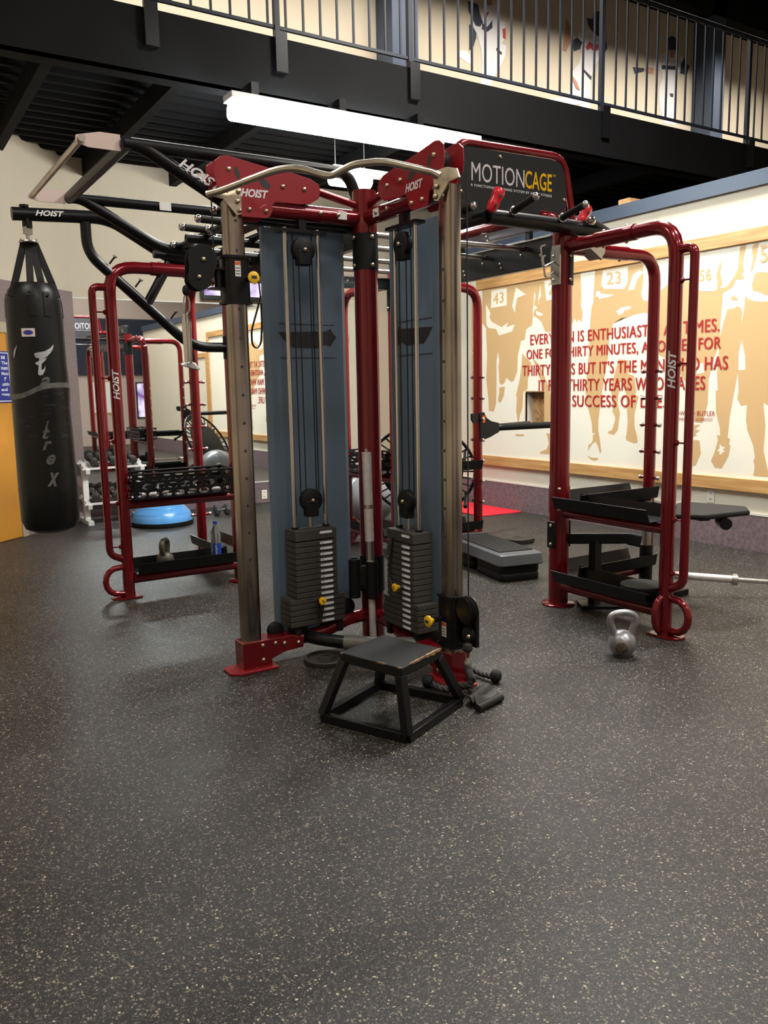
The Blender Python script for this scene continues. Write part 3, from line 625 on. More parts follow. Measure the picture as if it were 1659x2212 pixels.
# inner posts
for p, h in ((CTR, 2.40), (RA, 2.32), (LB, 2.32), (RE, 2.32)):
    po = part('post', MB().cyl(z(p, .012), z(p, h), .0625, 28), 'red', cg)
    part('post_cap', MB().cyl(z(p, h), z(p, h+.006), .058, 24), 'red', po)
    pl = part('base_plate', MB().lathe([(.105, 0), (.105, .010), (.098, .014)], z(p, .0), 20), 'red', po)
    if p is not RA: part('collar', MB().cyl(z(p, 2.01), z(p, 2.19), .067, 28), 'black_matte', po)
    else: part('collar', MB().prism([z(p, 2.0)+V(math.cos(t_)*r_, math.sin(t_)*r_, 0) for r_, ts in ((.068, range(-95, 31, 7)), (.0628, range(30, -96, -7))) for t_ in [math.radians(k) for k in ts]], (0, 0, .2)), 'black_matte', po)
    for sx, sy in ((-1, 0), (0, -1)):
        for h2 in (2.03, 2.17): bolt(z(p, h2)+V(sx, sy, 0)*.067, (sx, sy, 0), cg)
# outer posts with rounded elbows
OUT = [(RA, V(0, -1, 0)), (RA, V(1, 0, 0)), (LB, V(-1, 0, 0)), (LB, V(0, 1, 0)), (RE, V(0, 1, 0)), (RE, V(1, 0, 0))]
def lower_tray(p, d, zb, side, n='tray', l0=.07, l1=.80, w=.21):
    """folded channel shelf: front flange, floor, back flange; side is the outward horizontal normal"""
    prof = [(-w/2-.015, .075), (-w/2, 0), (w/2, 0), (w/2+.03, .075)]
    o = MB(); th = .005
    for i in range(3):
        (a0, h0), (a1, h1) = prof[i], prof[i+1]
        q = [z(p, zb)+d*l+side*a+UZ*h for l, a, h in ((l0, a0, h0), (l0, a1, h1), (l1, a1, h1), (l1, a0, h0))]
        nn = (q[1]-q[0]).cross(q[3]-q[0]).normalized()*th
        o.prism(q, nn)
    return part(n, o, 'black', cg, smooth=0, label='black folded steel tray')
def basket(p, d, zb, side, l0=.09, l1=.80, w=.26, h=.17):
    t = part('basket', MB().prism([z(p, zb)+d*l+side*a for l, a in ((l0, -w/2), (l0, w/2), (l1, w/2), (l1, -w/2))], (0, 0, .004)), 'black', cg, smooth=0, label='black perforated basket')
    def wall(o, xv, nx, nz):
        L = xv.length; xd = xv.normalized(); b = MB(); nn = xd.cross(UZ).normalized()*.003; K = 10
        cw, ch = L/nx, h/nz
        for j in range(nz):
            for i in range(-1, nx+1):
                x0 = (i + (.5 if j % 2 else 0))*cw; x1 = x0+cw
                if x1 <= 1e-6 or x0 >= L-1e-6: continue
                if x0 < -1e-6 or x1 > L+1e-6:
                    x0, x1 = max(x0, 0), min(x1, L); q = [o+xd*x+UZ*y for x, y in ((x0, j*ch), (x1, j*ch), (x1, j*ch+ch), (x0, j*ch+ch))]; b.prism(q, nn); continue
                cx, cy = (x0+x1)/2, j*ch+ch/2; outer = []; inner = []
                for k in range(16):
                    a = 2*math.pi*k/16; ca, sa = math.cos(a), math.sin(a); m_ = max(abs(ca), abs(sa))
                    outer.append(o+xd*(cx+ca/m_*cw/2)+UZ*(cy+sa/m_*ch/2))
                    f = lambda v, e: math.copysign(abs(v)**e, v)
                    inner.append(o+xd*(cx+f(ca, .75)*cw*.40)+UZ*(cy+f(sa, .8)*ch*.34))
                vs = outer+inner+[p_+nn for p_ in outer+inner]
                fs = []
                for k in range(16):
                    k2 = (k+1) % 16
                    fs += [(k, k2, 16+k2, 16+k), (32+k, 48+k, 48+k2, 32+k2), (16+k, 16+k2, 48+k2, 48+k)]
                b.add(vs, fs)
        return b
    A = [z(p, zb+.004)+d*l+side*a for l, a in ((l0, -w/2), (l1, -w/2), (l1, w/2), (l0, w/2))]
    for i, (nx) in enumerate((8, 3, 8, 3)):
        part('basket_wall', wall(A[i], A[(i+1) % 4]-A[i], nx, 3), 'black', t, smooth=0)
    part('rim', MB().tube([q+UZ*h for q in A], .007, 8, closed=True), 'black', t)
    return t
peg_dark = MB()
def make_peg(p, d, ln, r, m, mt, tip):
    a = part('peg', MB().cyl(p, V(p)+V(d)*ln, r, 10), m, cg)
    part('peg_head', MB().lathe([(tip*.5, -.012), (tip, -.008), (tip, .006), (tip*.6, .012)], V(p)+V(d)*ln, 12, d), mt, a)
for i, (p, d) in enumerate(OUT):
    o = p+d*AR; sd = d.cross(UZ)
    po = part('outer_post', MB().tube([z(o, .012), z(o, 2.225), z(p+d*.05, 2.225)], .039, 18, .17), 'red', cg, label='red post with rounded elbow')
    part('foot', MB().prism([z(o, 0)+d*a+sd*b for a, b in ((-.07, -.07), (.07, -.07), (.12, -.03), (.12, .03), (.07, .07), (-.07, .07))], (0, 0, .012)), 'red', po, smooth=0, bevel=.003)
    part('lower_rail', MB().tube([z(p, .13)+d*.05, z(o, .13)-d*.03], .036, 14), 'red', cg)
    part('clamp_sleeve', MB().tube([z(p, 2.225)+d*.28, z(p, 2.225)+d*.56], .045, 16), 'red', po)
    for a in (.33, .5):
        for sg_ in (1, -1): bolt(z(p, 2.225+sg_*.043)+d*a, (0, 0, sg_), cg, .9)
    for a in (.15, .30, .48): bolt(z(p, .13)+d*a-sd*.035*(1 if i in (0, 3) else -1), -sd*(1 if i in (0, 3) else -1), cg, .9)
    if i in (0, 2, 4):     # grab handle outside the post
        q = o+d*.115
        hd = part('grab_handle', MB().tube([z(o, 2.09)+d*.02, z(q, 2.09), z(q, .31), z(o, .27)+d*.02], .024, 14, .085), 'red', cg)
        for h in (1.93, 1.50, 1.08, .66, .36): 
            k = part('peg', MB().cyl(z(q, h), z(q, h)-d*.075, .005, 8), 'red', hd)
            part('peg_head', MB().lathe([(.009, -.012), (.016, -.006), (.016, .006), (.009, .012)], z(q, h)-d*.075, 12, -d), 'red', k)
        lp = [z(o, .22)+d*.02] + [z(o, .125)+d*(.02+.135*math.sin(math.pi*t/8)**.6)+UZ*(.095*math.cos(math.pi*t/8)) for t in range(1, 8)] + [z(o, .03)+d*.02]
        part('floor_loop', MB().tube(lp, .021, 12, caps=True), 'red', cg, label='red D-shaped loop handle')
        lp = [v_-z(o, 0) for v_ in lp]; lp = [z(o, 0)+sd*(v_.dot(d)*.55)+UZ*v_.z for v_ in lp]
        part('floor_loop', MB().tube(lp, .02, 12), 'red', cg, label='red D-shaped loop handle')
    else:                  # band pegs on both sides
        for h in (.40, .58, .76, .94, 1.12, 1.30, 1.48):
            for sg_ in (1, -1): make_peg(z(o, h)+sd*.035*sg_, sd*sg_, .040, .011, 'red', 'steel', .015)
# red post lettering
def cylwrap(axis, r, toward):
    t = V(toward).normalized(); s_ = UZ.cross(t)
    def f(p):
        u = (p-axis).dot(s_); a = u/r; return z(axis, p.z) + (t*math.cos(a)+s_*math.sin(a))*(r+.0012)
    return f
def post_text(axis, r, toward, zc, L, h, flip=False):
    t = V(toward).normalized(); s_ = UZ.cross(t)      # s_ points to the viewer's right
    o = z(axis, zc) - s_*(-h/2) - UZ*(L/2)
    text('lettering', 'HOIST', z(axis, zc-L/2)+s_*h/2, UZ*L, -s_*h, 'hoist_white', cg, t, bold=.03, shear=.25, wrap=cylwrap(axis, r, toward))
post_text(RA+V(0, -AR, 0), .039, (-.95, -.55, 0), 1.47, .20, .042)
post_text(LB+V(-AR, 0, 0), .039, (-.25, -1, 0), 1.46, .20, .042)
# trays and baskets
lower_tray(RA, V(0, -1, 0), .175, V(-1, 0, 0)); lower_tray(RA, V(1, 0, 0), .175, V(0, 1, 0))
lower_tray(RA, V(0, -1, 0), .640, V(-1, 0, 0)); lower_tray(RA, V(1, 0, 0), .640, V(0, 1, 0))
for d in (V(0, -1, 0), V(1, 0, 0)):
    part('mid_rail', MB().tube([z(RA, .60)+d*.05, z(RA, .60)+d*.82], .03, 12), 'red', cg)
part('mount_collar', MB().cyl(z(RA, .60), z(RA, .77), .0665, 26), 'red', cg)
for h in (.625, .755): bolt(z(RA, h)+V(-.047, -.047, 0), (-1, -1, 0), cg)
lower_tray(LB, V(-1, 0, 0), .175, V(0, -1, 0)); lower_tray(LB, V(0, 1, 0), .175, V(1, 0, 0))
for d in (V(-1, 0, 0),):
    part('mid_rail', MB().tube([z(LB, .645)+d*.05, z(LB, .645)+d*.82], .033, 12), 'red', cg)
basket(LB, V(-1, 0, 0), .685, V(0, -1, 0))
lower_tray(RE, V(0, 1, 0), .175, V(1, 0, 0)); lower_tray(RE, V(1, 0, 0), .175, V(0, 1, 0)); lower_tray(RE, V(1, 0, 0), .70, V(0, 1, 0))
part('mid_rail', MB().tube([z(RE, .645)+V(0, .05, 0), z(RE, .645)+V(0, .82, 0)], .033, 12), 'red', cg)
basket(RE, V(0, 1, 0), .685, V(1, 0, 0))
# post accessories on RA
for dx, dy in ((-.064, -.03), (.03, -.064)):
    pass
part('hook_plate', MB().prism([z(RA, h)+V(-.066, -.035+y, 0) for y, h in ((-.02, 2.0), (.05, 2.0), (.06, 2.04), (.06, 2.19), (.05, 2.23), (-.02, 2.23))], (-.006, 0, 0)), 'steel', cg, smooth=0)
for dz in (0, .06):
    part('hook', MB().tube([z(RA, 2.08+dz)+V(-.07, 0, 0), z(RA, 2.04+dz)+V(-.14-dz*.3, 0, 0), z(RA, 2.16+dz)+V(-.15-dz*.3, .01, 0), z(RA, 2.17+dz)+V(-.13, .01, 0)], .006, 8, .02), 'steel', cg)
for s_ in (V(-1, 0, 0), V(1, 0, 0)):
    part('pivot_bracket', MB().box(z(RA, .46)+s_*.064, (.012, .07, .17)), 'black', cg, bevel=.004)
    for h in (.40, .52): bolt(z(RA, h)+s_*.07, s_, cg)
# foot-pad arm beside RA
part('support_arm', MB().bar(z(RA, .43)+V(.05, -.04, 0), V(3.98, 3.46, .45), .055, .065), 'black', cg, bevel=.004)
part('arm_end_cap', MB().bar(V(3.97, 3.472, .449), V(4.02, 3.41, .435), .068, .075), 'rubber', cg, bevel=.008)
part('support_leg', MB().bar(V(3.84, 3.62, .43), V(3.84, 3.62, .02), .055, .055, up=(1, 0, 0)), 'black', cg)
part('support_foot', MB().box((3.9, 3.58, .012), (.34, .16, .022), rz=-.6), 'black', cg, bevel=.004)
# black beams joining the four posts
def beam(a, b, z0, z1, side, n=5, name='beam'):
    d = (b-a).normalized(); a2, b2 = a+d*.06, b-d*.06
    bm_ = part(name, MB().bar(z(a2, (z0+z1)/2), z(b2, (z0+z1)/2), .05, z1-z0), 'black_beam', cg, bevel=.004)
    L = (b2-a2).length; mid = (z0+z1)/2
    for k in range(n):
        t = (k+.5)/n*L; up = .025 if k % 2 else -.03
        for e in (-1, 1): bolt(z(a2+d*(t+e*.006), mid+up+e*.014)+side*.025, side, cg, .75)
    part('beam_cap', MB().bar(z(a2, z1+.004), z(b2, z1+.004), .075, .008), 'steel', bm_)
beam(RA, RE, 2.13, 2.30, V(-1, 0, 0), 9); beam(RA, RE, 2.36, 2.46, V(-1, 0, 0), 7, 'upper_beam')
for t in (.3, 1.0, 1.6): part('beam_stay', MB().box((RA.x, CY+t, 2.333), (.03, .04, .052)), 'black', cg)
beam(LB, RE, 2.17, 2.25, V(0, -1, 0), 5); beam(CTR, LB, 2.13, 2.28, V(-1, 0, 0), 7)
part('red_tie_tube', MB().tube([(3.72, 3.76, 2.33), (3.52, 3.76, 2.40), (3.50, 4.75, 2.40), (3.68, 4.95, 2.40)], .032, 14, .12), 'red', cg)
part('red_tie_clip', MB().bar((3.44, 4.5, 2.385), (3.44, 4.62, 2.385), .03, .05), 'steel', cg)
for y in (4.07, 4.45, 4.88, 5.30):
    part('ladder_rung', MB().cyl((CX+.03, y, 2.25), (CX+S1-.03, y, 2.25), .016, 12), 'chrome', cg)
for y in (4.2, 5.0): part('hanging_hook', MB().tube([(2.75, y, 2.24), (2.75, y, 2.14), (2.83, y, 2.14), (2.83, y, 2.05), (2.75, y, 2.05)], .009, 8, .02), 'chrome', cg)
# sign over the right front beam
sl, sr, sb, st_ = 2.90, 3.72, 2.33, 2.715
def rr(x0, x1, z0, z1, r, y):
    out = []
    for cx, cz, a0 in ((x1-r, z1-r, 0), (x0+r, z1-r, 90)):
        out += [V(cx+r*math.cos(math.radians(a0+15*k)), y, cz+r*math.sin(math.radians(a0+15*k))) for k in range(7)]
    return out+[V(x0, y, z0), V(x1, y, z0)]
part('sign_panel', MB().prism(rr(sl, sr, sb, st_, .06, CY-.006), (0, .012, 0)), 'sign_black', cg, smooth=0, label='black header panel')
part('sign_frame', MB().tube([(sl-.01, CY, 2.28), (sl-.01, CY, st_+.02), (sr-.02, CY, st_+.03), (sr+.06, CY, 2.40), (sr+.05, CY, 2.28)], .021, 14, .10), 'red', cg)
for bx_, bz_ in ((sl+.30, st_-.03), (sl+.02, st_-.09), (sl+.02, 2.47), (sr-.02, 2.50)): bolt((bx_, CY-.006, bz_), (0, -1, 0), cg)
def sgn(s, x0, x1, z0, z1, m, bold, shear=0., back=False, sp=1.0):
    for f, y in ((1, CY-.0065), (-1, CY+.0065)):
        o, xv = (V(x0, y, z0), V(x1-x0, 0, 0)) if f == 1 else (V(sl+sr-x0, y, z0), V(x0-x1, 0, 0))
        text('header_lettering', s, o, xv, V(0, 0, z1-z0), m, cg, (0, -f, 0), bold=bold, shear=shear, spacing=sp)
sgn('MOTION', 2.995, 3.385, 2.535, 2.635, 'silver_print', 0)
sgn('CAGE', 3.39, 3.60, 2.535, 2.635, 'gold_print', .012)
sgn('TM', 3.605, 3.63, 2.622, 2.636, 'gold_print', 0)
sgn('A FUNCTIONAL TRAINING SYSTEM BY HOIST FITNESS', 2.99, 3.60, 2.505, 2.519, 'label_white', 0, 0, sp=1.2)
# grip station in front of the right beam
part('grip_bar', MB().cyl((3.03, 3.70, 2.33), (3.90, 3.72, 2.33), .042, 16), 'black', cg)
for x in (3.03, 3.88): part('grip_bar', MB().cyl((x, 3.69, 2.33), (x, 4.6, 2.33), .036, 14), 'black', cg)
def ball(p, r=.021): return MB().sphere(p, r, 12)
def grip(p, q, collar=True, ends=1):
    p, q = V(p), V(q); d = (q-p).normalized()
    g = part('pull_up_grip', MB().cyl(p, q, .019, 14), 'grip', cg, label='black rubber grip with chrome ball end')
    part('end_ball', ball(q+d*.014), 'chrome', g)
    part('collar_ring', MB().lathe([(.019, 0), (.026, .003), (.026, .018), (.019, .02)], p, 14, d), 'chrome', g)
grip((2.985, 3.98, 2.37), (2.935, 3.71, 2.375)); grip((3.18, 3.66, 2.36), (3.14, 3.44, 2.39)); grip((3.56, 3.67, 2.36), (3.49, 3.42, 2.38)); grip((3.76, 3.63, 2.36), (4.05, 3.76, 2.34))
def hold(p, sc=1.):
    p = V(p); m_ = MB().lathe([(.004, -.07), (.022, -.062), (.032, -.04), (.033, -.015), (.029, .005), (.034, .03), (.036, .048), (.026, .066), (.006, .073)], p, 18, (.38, -.18, .9))
    h = part('climbing_hold', m_, 'red_bright', cg, label='red moulded climbing hold')
    for a in (V(.004, -.037, .018), V(-.018, -.030, -.030)):
        part('hold_bolt', MB().lathe([(.008, 0), (.008, .004), (.003, .005)], p+a*sc, 10, (-.2, -1, 0)), 'ink', h)
hold((3.03, 3.63, 2.40)); hold((3.79, 3.72, 2.40))
part('gusset', MB().prism([(3.72, 3.70, 2.28), (3.96, 3.70, 2.30), (3.96, 3.70, 2.20), (3.93, 3.70, 2.16)], (0, .10, 0)), 'steel', cg, smooth=0, label='bright steel gusset plate')
# grips behind the left column
for x, y in ((1.56, 4.0), (1.56, 4.23), (1.56, 4.48), (1.70, 4.47), (1.70, 4.74), (1.83, 4.70), (1.69, 5.03), (1.84, 5.28)):
    grip((x+.17, y, 2.275), (x+.015, y, 2.28))
for x in (1.74, 1.88, 2.02):
    part('grip_rail', MB().cyl((x, 3.90, 2.275), (x, 5.35, 2.275), .020, 12), 'black', cg)
for y in (3.98, 4.6, 5.2): part('grip_cross_rail', MB().cyl((1.62, y, 2.245), (CX, y, 2.245), .024, 12), 'black', cg)
# pull-up frame cantilevered to the left
for y in (3.88, 5.06):
    part('pull_up_frame_tube', MB().tube([(2.35, y, 2.28), (2.25, y, 2.505), (1.10, y, 2.50)], .030, 16, .06), 'black', cg)
    part('pull_up_frame_brace', MB().tube([(1.10, y, 2.50), (1.18, y, 2.50), (1.64, y, 2.255), (2.26, y, 2.245)], .030, 16, .09), 'black', cg)
    part('end_plate', MB().prism([(x, y+.0, h) for x, h in ((1.09, 2.535), (1.0, 2.535), (.90, 2.51), (.895, 2.48), (.95, 2.465), (1.09, 2.465))], (0, .008, 0)), 'bare_plate', cg, smooth=0, label='pale bare metal end plate')
part('pull_up_cross_tube', MB().cyl((1.115, 3.86, 2.50), (1.115, 5.08, 2.50), .030, 16), 'black', cg)
part('pull_up_bar', MB().cyl((.92, 3.86, 2.495), (.92, 5.09, 2.495), .016, 14), 'steel', cg, label='knurled steel pull-up bar')
yb = 3.845
text('lettering', 'HOIST', V(1.335, yb, 2.425), V(.20, 0, -.105), V(.022, 0, .042), 'hoist_white', cg, (0, -1, 0), bold=.03, shear=.3)
part('data_sticker', MB().prism([(1.62, 5.028, 2.475), (1.69, 5.028, 2.475), (1.69, 5.028, 2.525), (1.62, 5.028, 2.525)], (0, -.001, 0)), 'sticker_white', cg, smooth=0)
# boom for the bag
BY = 5.67
bmn = part('bag_boom', MB().tube([(.90, BY, 2.505), (1.48, BY, 2.53), (1.90, BY, 2.29), (2.26, BY, 2.29)], .040, 18, .10), 'black', cg, label='black steel boom')
part('boom_brace', MB().tube([(1.335, BY, 2.49), (1.335, BY, 2.30), (2.0, BY, 1.71), (2.25, BY, 1.71)], .034, 16, .12), 'black', cg)
part('boom_strut', MB().cyl((1.70, BY, 1.985), (1.87, BY, 2.27), .032, 16), 'black', cg)
part('boom_clamp', MB().cyl(z(LB, 1.63), z(LB, 1.79), .067, 24), 'black_matte', cg)
for tx, tz in ((1.47, 2.24), (1.63, 2.10), (1.86, 1.90)):
    k = part('peg', MB().cyl((tx, BY, tz), (tx+.035, BY-.01, tz+.045), .006, 8), 'black', cg); part('peg_head', MB().lathe([(.015, 0), (.015, .008), (.008, .010)], (tx+.035, BY-.01, tz+.045), 12, (.6, -.1, .8)), 'steel', k)
text('lettering', 'HOIST', V(1.03, BY-.0415, 2.497), V(.17, 0, .007), V(0, 0, .034), 'hoist_white', cg, (0, -1, 0), bold=.03, shear=.3)
for bx_ in (1.0, 1.3): bolt((bx_, BY, 2.55), (0, 0, 1), cg)
part('boom_end_ring', MB().cyl((.975, BY, 2.44), (.975, BY, 2.565), .018, 12).cyl((.975, BY, 2.55), (.975, BY, 2.563), .03, 8), 'black', cg)
# ------------------------------------------------ cable columns
def col(side):
    def F(a, b, h): return V(CX-a, CY-b, h) if side == 'L' else V(CX-b, CY-a, h)
    out = (F(1, 0, 0)-F(0, 0, 0)); fr = (F(0, 1, 0)-F(0, 0, 0))
    def bx_(a0, a1, b0, b1, z0, z1): return MB().b2(F(a0, b0, z0), F(a1, b1, z1))
    # upper and lower arms
    part('upper_arm', MB().cyl(F(.05, 0, 2.265), F(.72, 0, 2.265), .040, 18), 'red', cg)
    part('lower_arm', MB().tube([F(.04, 0, .17), F(.16, 0, .165), F(.34, 0, .11), F(.66, 0, .11)], .036, 16, .10), 'red', cg)
    # upright with holes
    up = MB(); K = 20; pr = []
    for k in range(K):
        a = 2*math.pi*k/K; f = lambda v, e: math.copysign(abs(v)**e, v)
        pr.append((f(math.cos(a), .55)*.050, f(math.sin(a), .55)*.038))
    up.prism([F(AL+a, b, .10) for a, b in pr], (0, 0, 2.18))
    u = part('upright', up, 'worn_steel', cg, label='worn steel adjustment upright')
    hz = .30
    while hz < 2.2:
        part('adjustment_hole', MB().lathe([(.0075, -.001), (.0075, .0008)], F(AL, .0375, hz), 10, fr), 'ink', u); hz += .135
    bolt(F(AL, .038, 2.235), fr, cg, 1.1)
    # foot bracket
    part('foot_bracket', MB().prism([F(a, -.055, h) for a, h in ((AL+.065, .012), (AL+.065, .15), (AL-.06, .15), (.52, .15), (.46, .125), (.46, .075), (.56, .07), (AL-.09, .045), (AL-.09, .012))], fr*.11), 'red', cg, smooth=0, bevel=.004)
    part('foot_plate', MB().prism([F(AL+a, b, 0) for a, b in ((-.11, -.06), (.10, -.06), (.14, -.04), (.14, .06), (.10, .09), (-.11, .09))], (0, 0, .014)), 'red_plate', cg, smooth=0, bevel=.004)
    for a, h in ((AL-.04, .125), (AL-.04, .05), (.57, .115), (.49, .105), (.62, .125)): bolt(F(a, .055, h), fr, cg)
    # shroud panel with folded edges
    pn = MB().prism([F(a, b, .12) for a, b in ((.075, -.10), (.10, -.085), (.52, -.085), (.54, -.10), (.54, -.125), (.525, -.10), (.095, -.10), (.075, -.125))], (0, 0, 2.08))
    sp = part('shroud_panel', pn, 'panel', cg, smooth=0, label='blue-grey plastic shroud panel')
    part('panel_rib', MB().tube([F(.15, -.085, 1.735), F(.47, -.085, 1.735)], .004, 6), 'panel', sp); part('panel_rib', MB().tube([F(.15, -.085, 1.565), F(.47, -.085, 1.565)], .004, 6), 'panel', sp)
    tp = [(.475, 1.692), (.20, 1.700), (.175, 1.715), (.16, 1.690), (.14, 1.672), (.165, 1.640), (.175, 1.622), (.21, 1.630), (.25, 1.612), (.40, 1.615), (.445, 1.655)]
    part('torn_tape', MB().prism([F(a, -.0845, h) for a, h in tp], fr*.0015), 'ink', sp, smooth=0, label='torn black tape patch')
    # guide rods, cross bracket, cables, pulleys
    for a in (.28, .46):
        part('guide_rod', MB().cyl(F(a, 0, .17), F(a, 0, 2.19), .0115, 12), 'chrome', cg)
        part('rod_bushing', MB().cyl(F(a, 0, .69), F(a, 0, .70), .019, 12), 'black', cg)
    part('top_bracket', bx_(.24, .50, -.03, .03, 2.165, 2.18).b2(F(.35, -.02, 2.18), F(.39, .02, 2.23)), 'black', cg)
    for a, b, z0, z1 in ((.42, .0, .86, 2.17), (.395, .012, .86, 2.08), (.335, .012, .88, 2.08), (.315, 0, .86, 2.17)):
        part('cable', MB().cyl(F(a, b, z0), F(a, b, z1), .0032, 6), 'cable', cg)
    for zc, r in ((2.085, .060), (.835, .060)):
        k = part('pulley_housing', MB().lathe([(r*.85, -.022), (r, -.016), (r, .016), (r*.85, .022)], F(.37, .012, zc), 24, fr), 'black_matte', cg)
        part('pulley_strap', bx_(.335, .405, -.012, .036, zc-.075 if zc > 1 else zc-.085, zc+.0), 'black_matte', k, bevel=.006)
        bolt(F(.37, .036, zc), fr, cg)
    part('stem', MB().cyl(F(.37, 0, .69), F(.37, 0, .77), .010, 10), 'steel', cg)
    # weight stack
    hd = part('stack_header', bx_(.25, .49, -.06, .06, .632, .688), 'stack', cg, bevel=.003)
    def lbl(par, zc, hb):
        x0, x1 = (.277, .35) if side == 'L' else (.39, .463); r = .0065; pts = []
        for cx, a0 in ((x1-r, -90), (x0+r, 90)):
            pts += [F(cx+r*math.cos(math.radians(a0+30*k)), hb, zc+r*math.sin(math.radians(a0+30*k))) for k in range(7)]
        l_ = part('weight_label', MB().prism(pts, fr*.0012), 'label_white', par, smooth=0)
    lbl(hd, .668, .06)
    for a in (.345, .37): part('pin_hole', MB().lathe([(.0055, -.001), (.0055, .0012)], F(a, .06, .648), 10, fr), 'ink', hd)
    zt_ = .627; zs = .0297
    for k in range(15):
        w = .12 if k < 10 else .16; z1 = zt_-k*zs
        pl = part('weight_plate', bx_(.37-w, .37+w, -.06, .06, z1-zs+.0048, z1), 'stack', cg, bevel=.0015)
        part('plate_gap', bx_(.37-w+.006, .37+w-.006, -.054, .054, z1-zs-.0001, z1-zs+.0049), 'ink', pl, smooth=0)
        lbl(pl, z1-zs/2+.001, .06)
        part('pin_hole', MB().lathe([(.005, -.001), (.005, .0012)], F(.37, .06, z1-zs/2), 10, fr), 'ink', pl)
        num = str(20+10*k)
        text('weight_number', num, F(.342 if side == 'L' else .398, .0615, z1-zs/2-.003), -out*.012 if side == 'L' else out*.012, UZ*.008, 'ink', pl, fr)
    for a in (.22, .47): part('stack_base', bx_(a, a+.03, -.05, .05, .12, .178), 'rubber', cg)
    for a in (.30, .44): part('stack_foot', MB().cyl(F(a, 0, .13), F(a, 0, .178), .03, 12), 'rubber', cg)
    # selector pin
    kz = zt_-(10.4 if side == 'L' else 7.4)*zs
    ka = .37 if side == 'L' else .395
    pin = part('selector_pin', MB().cyl(F(ka, .06, kz), F(ka, .085, kz), .007, 8), 'steel', cg)
    part('pin_knob', MB().lathe([(.010, 0), (.011, .012), (.020, .020), (.021, .028), (.012, .031)], F(ka, .085, kz), 16, fr), 'yellow', pin, label='yellow selector knob')
    part('knob_slot', MB().prism([F(ka+a, .1165, kz+h) for a, h in ((-.008, -.006), (-.004, -.008), (.008, .006), (.004, .008))], fr*.001), 'ink', pin, smooth=0)
    part('pin_lanyard', MB().tube([F(ka, .075, kz), F(.33, .075, kz-.035), F(.275, .07, kz+.05), F(.30, .066, kz+.16), F(.32, .066, .648)] if side == 'R' else [F(.37, .075, kz), F(.39, .075, kz-.07), F(.36, .075, kz-.10), F(.345, .075, kz-.03), F(.37, .075, kz)], .0045, 8, .05), 'cable', pin)
    part('low_pulley', MB().lathe([(.045, -.02), (.052, -.015), (.04, 0), (.052, .015), (.045, .02)], F(.17, -.01, .23), 20, fr), 'black_matte', cg)
    part('low_pulley', MB().lathe([(.035, -.02), (.042, -.015), (.03, 0), (.042, .015), (.035, .02)], F(.58, -.03, .165), 20, fr), 'black_matte', cg)
    # red head plates
    pp = [(462, 347), (475, 337), (490, 336), (583, 364), (632, 375), (669, 387), (687, 399), (691, 413), (687, 430), (669, 441), (646, 442), (594, 436), (587, 445), (588, 456), (582, 468), (574, 472), (522, 468), (518, 454), (515, 440), (500, 425), (467, 400), (461, 375)]
    out_ = []
    for px_, py_ in pp:
        q = ony(px_, py_, CY-.05); out_.append((CX-q.x-(.065 if side == 'R' else 0), q.z))
    for b in (.05, -.056):
        hp = part('head_plate', MB().prism([F(a, b, h) for a, h in out_], fr*.006), 'red_plate', cg, smooth=0, bevel=.001, label='red head plate')
        if b > 0:
            for a, h in ((.80, 2.42), (.785, 2.385),): pass
            for px_, py_ in ((494, 365), (611, 403), (657, 409), (539, 452), (575, 456)):
                q = ony(px_, py_, CY-.057); bolt(F(CX-q.x-(.065 if side == 'R' else 0), .056, q.z), fr, cg)
            for cpx, cpy, w_, h_ in ((512, 374, 7, 12), (572, 397, 14, 10)):
                q = ony(cpx, cpy, CY-.0565); part('cutout', MB().prism([F(CX-q.x-(.065 if side == 'R' else 0)+w_*.0021*math.cos(t), .0562, q.z+h_*.0021*math.sin(t)*(1 if math.sin(t) > 0 else .9)+.012*math.cos(t)) for t in [2*math.pi*k/12 for k in range(12)]], fr*.0006), 'ink', hp, smooth=0)
            q0 = ony(520, 424, CY-.057); q1 = ony(580, 428, CY-.057); a0, a1 = CX-q0.x-(.1 if side == 'R' else 0), CX-q1.x-(.1 if side == 'R' else 0)
            if side == 'L': o_, xv = F(a0, .0565, q0.z), F(a1, .0565, q0.z+.002)-F(a0, .0565, q0.z)
            else: o_, xv = F(a1, .0565, q0.z), F(a0, .0565, q0.z)-F(a1, .0565, q0.z)
            text('lettering', 'HOIST', o_, xv, UZ*.038, 'hoist_white', hp, fr, bold=.035, shear=.3)
    for a, h in ((.70 if side == 'L' else .64, 2.395), (.36, 2.365)):
        part('head_pulley', MB().lathe([(.05, -.03), (.062, -.025), (.05, 0), (.062, .025), (.05, .03)], F(a, 0, h), 22, fr), 'black_matte', cg)
    for a in (.18, .28): bolt(F(a, .04, 2.265), fr, cg)
    a0 = .13 if side == 'L' else .15
    st2 = [(a0, .0365, 2.245), (a0+.05, .0365, 2.245), (a0+.05, .0365, 2.285), (a0, .0365, 2.285)]
    part('data_sticker', MB().prism([F(*q) for q in st2], fr*.006), 'sticker_white', cg, smooth=0)
    part('frame_bridge', MB().cyl(F(.05, 0, 2.33), F(.45, 0, 2.41), .02, 12), 'red', cg)
    # handle plate for the wave bar
    part('bar_bracket', MB().prism([F(AL+a, b, h) for a, b, h in ((.10, .03, 2.33), (.12, .03, 2.29), (.06, .045, 2.28), (.005, .06, 2.21), (-.018, .066, 2.215), (-.02, .066, 2.33), (.0, .06, 2.34), (.05, .045, 2.345))], fr*.006), 'brass_bar', cg, smooth=0)
    for a, h in ((-.006, 2.315), (0, 2.27), (-.008, 2.23)): bolt(F(AL+a, .072, h), fr, cg)
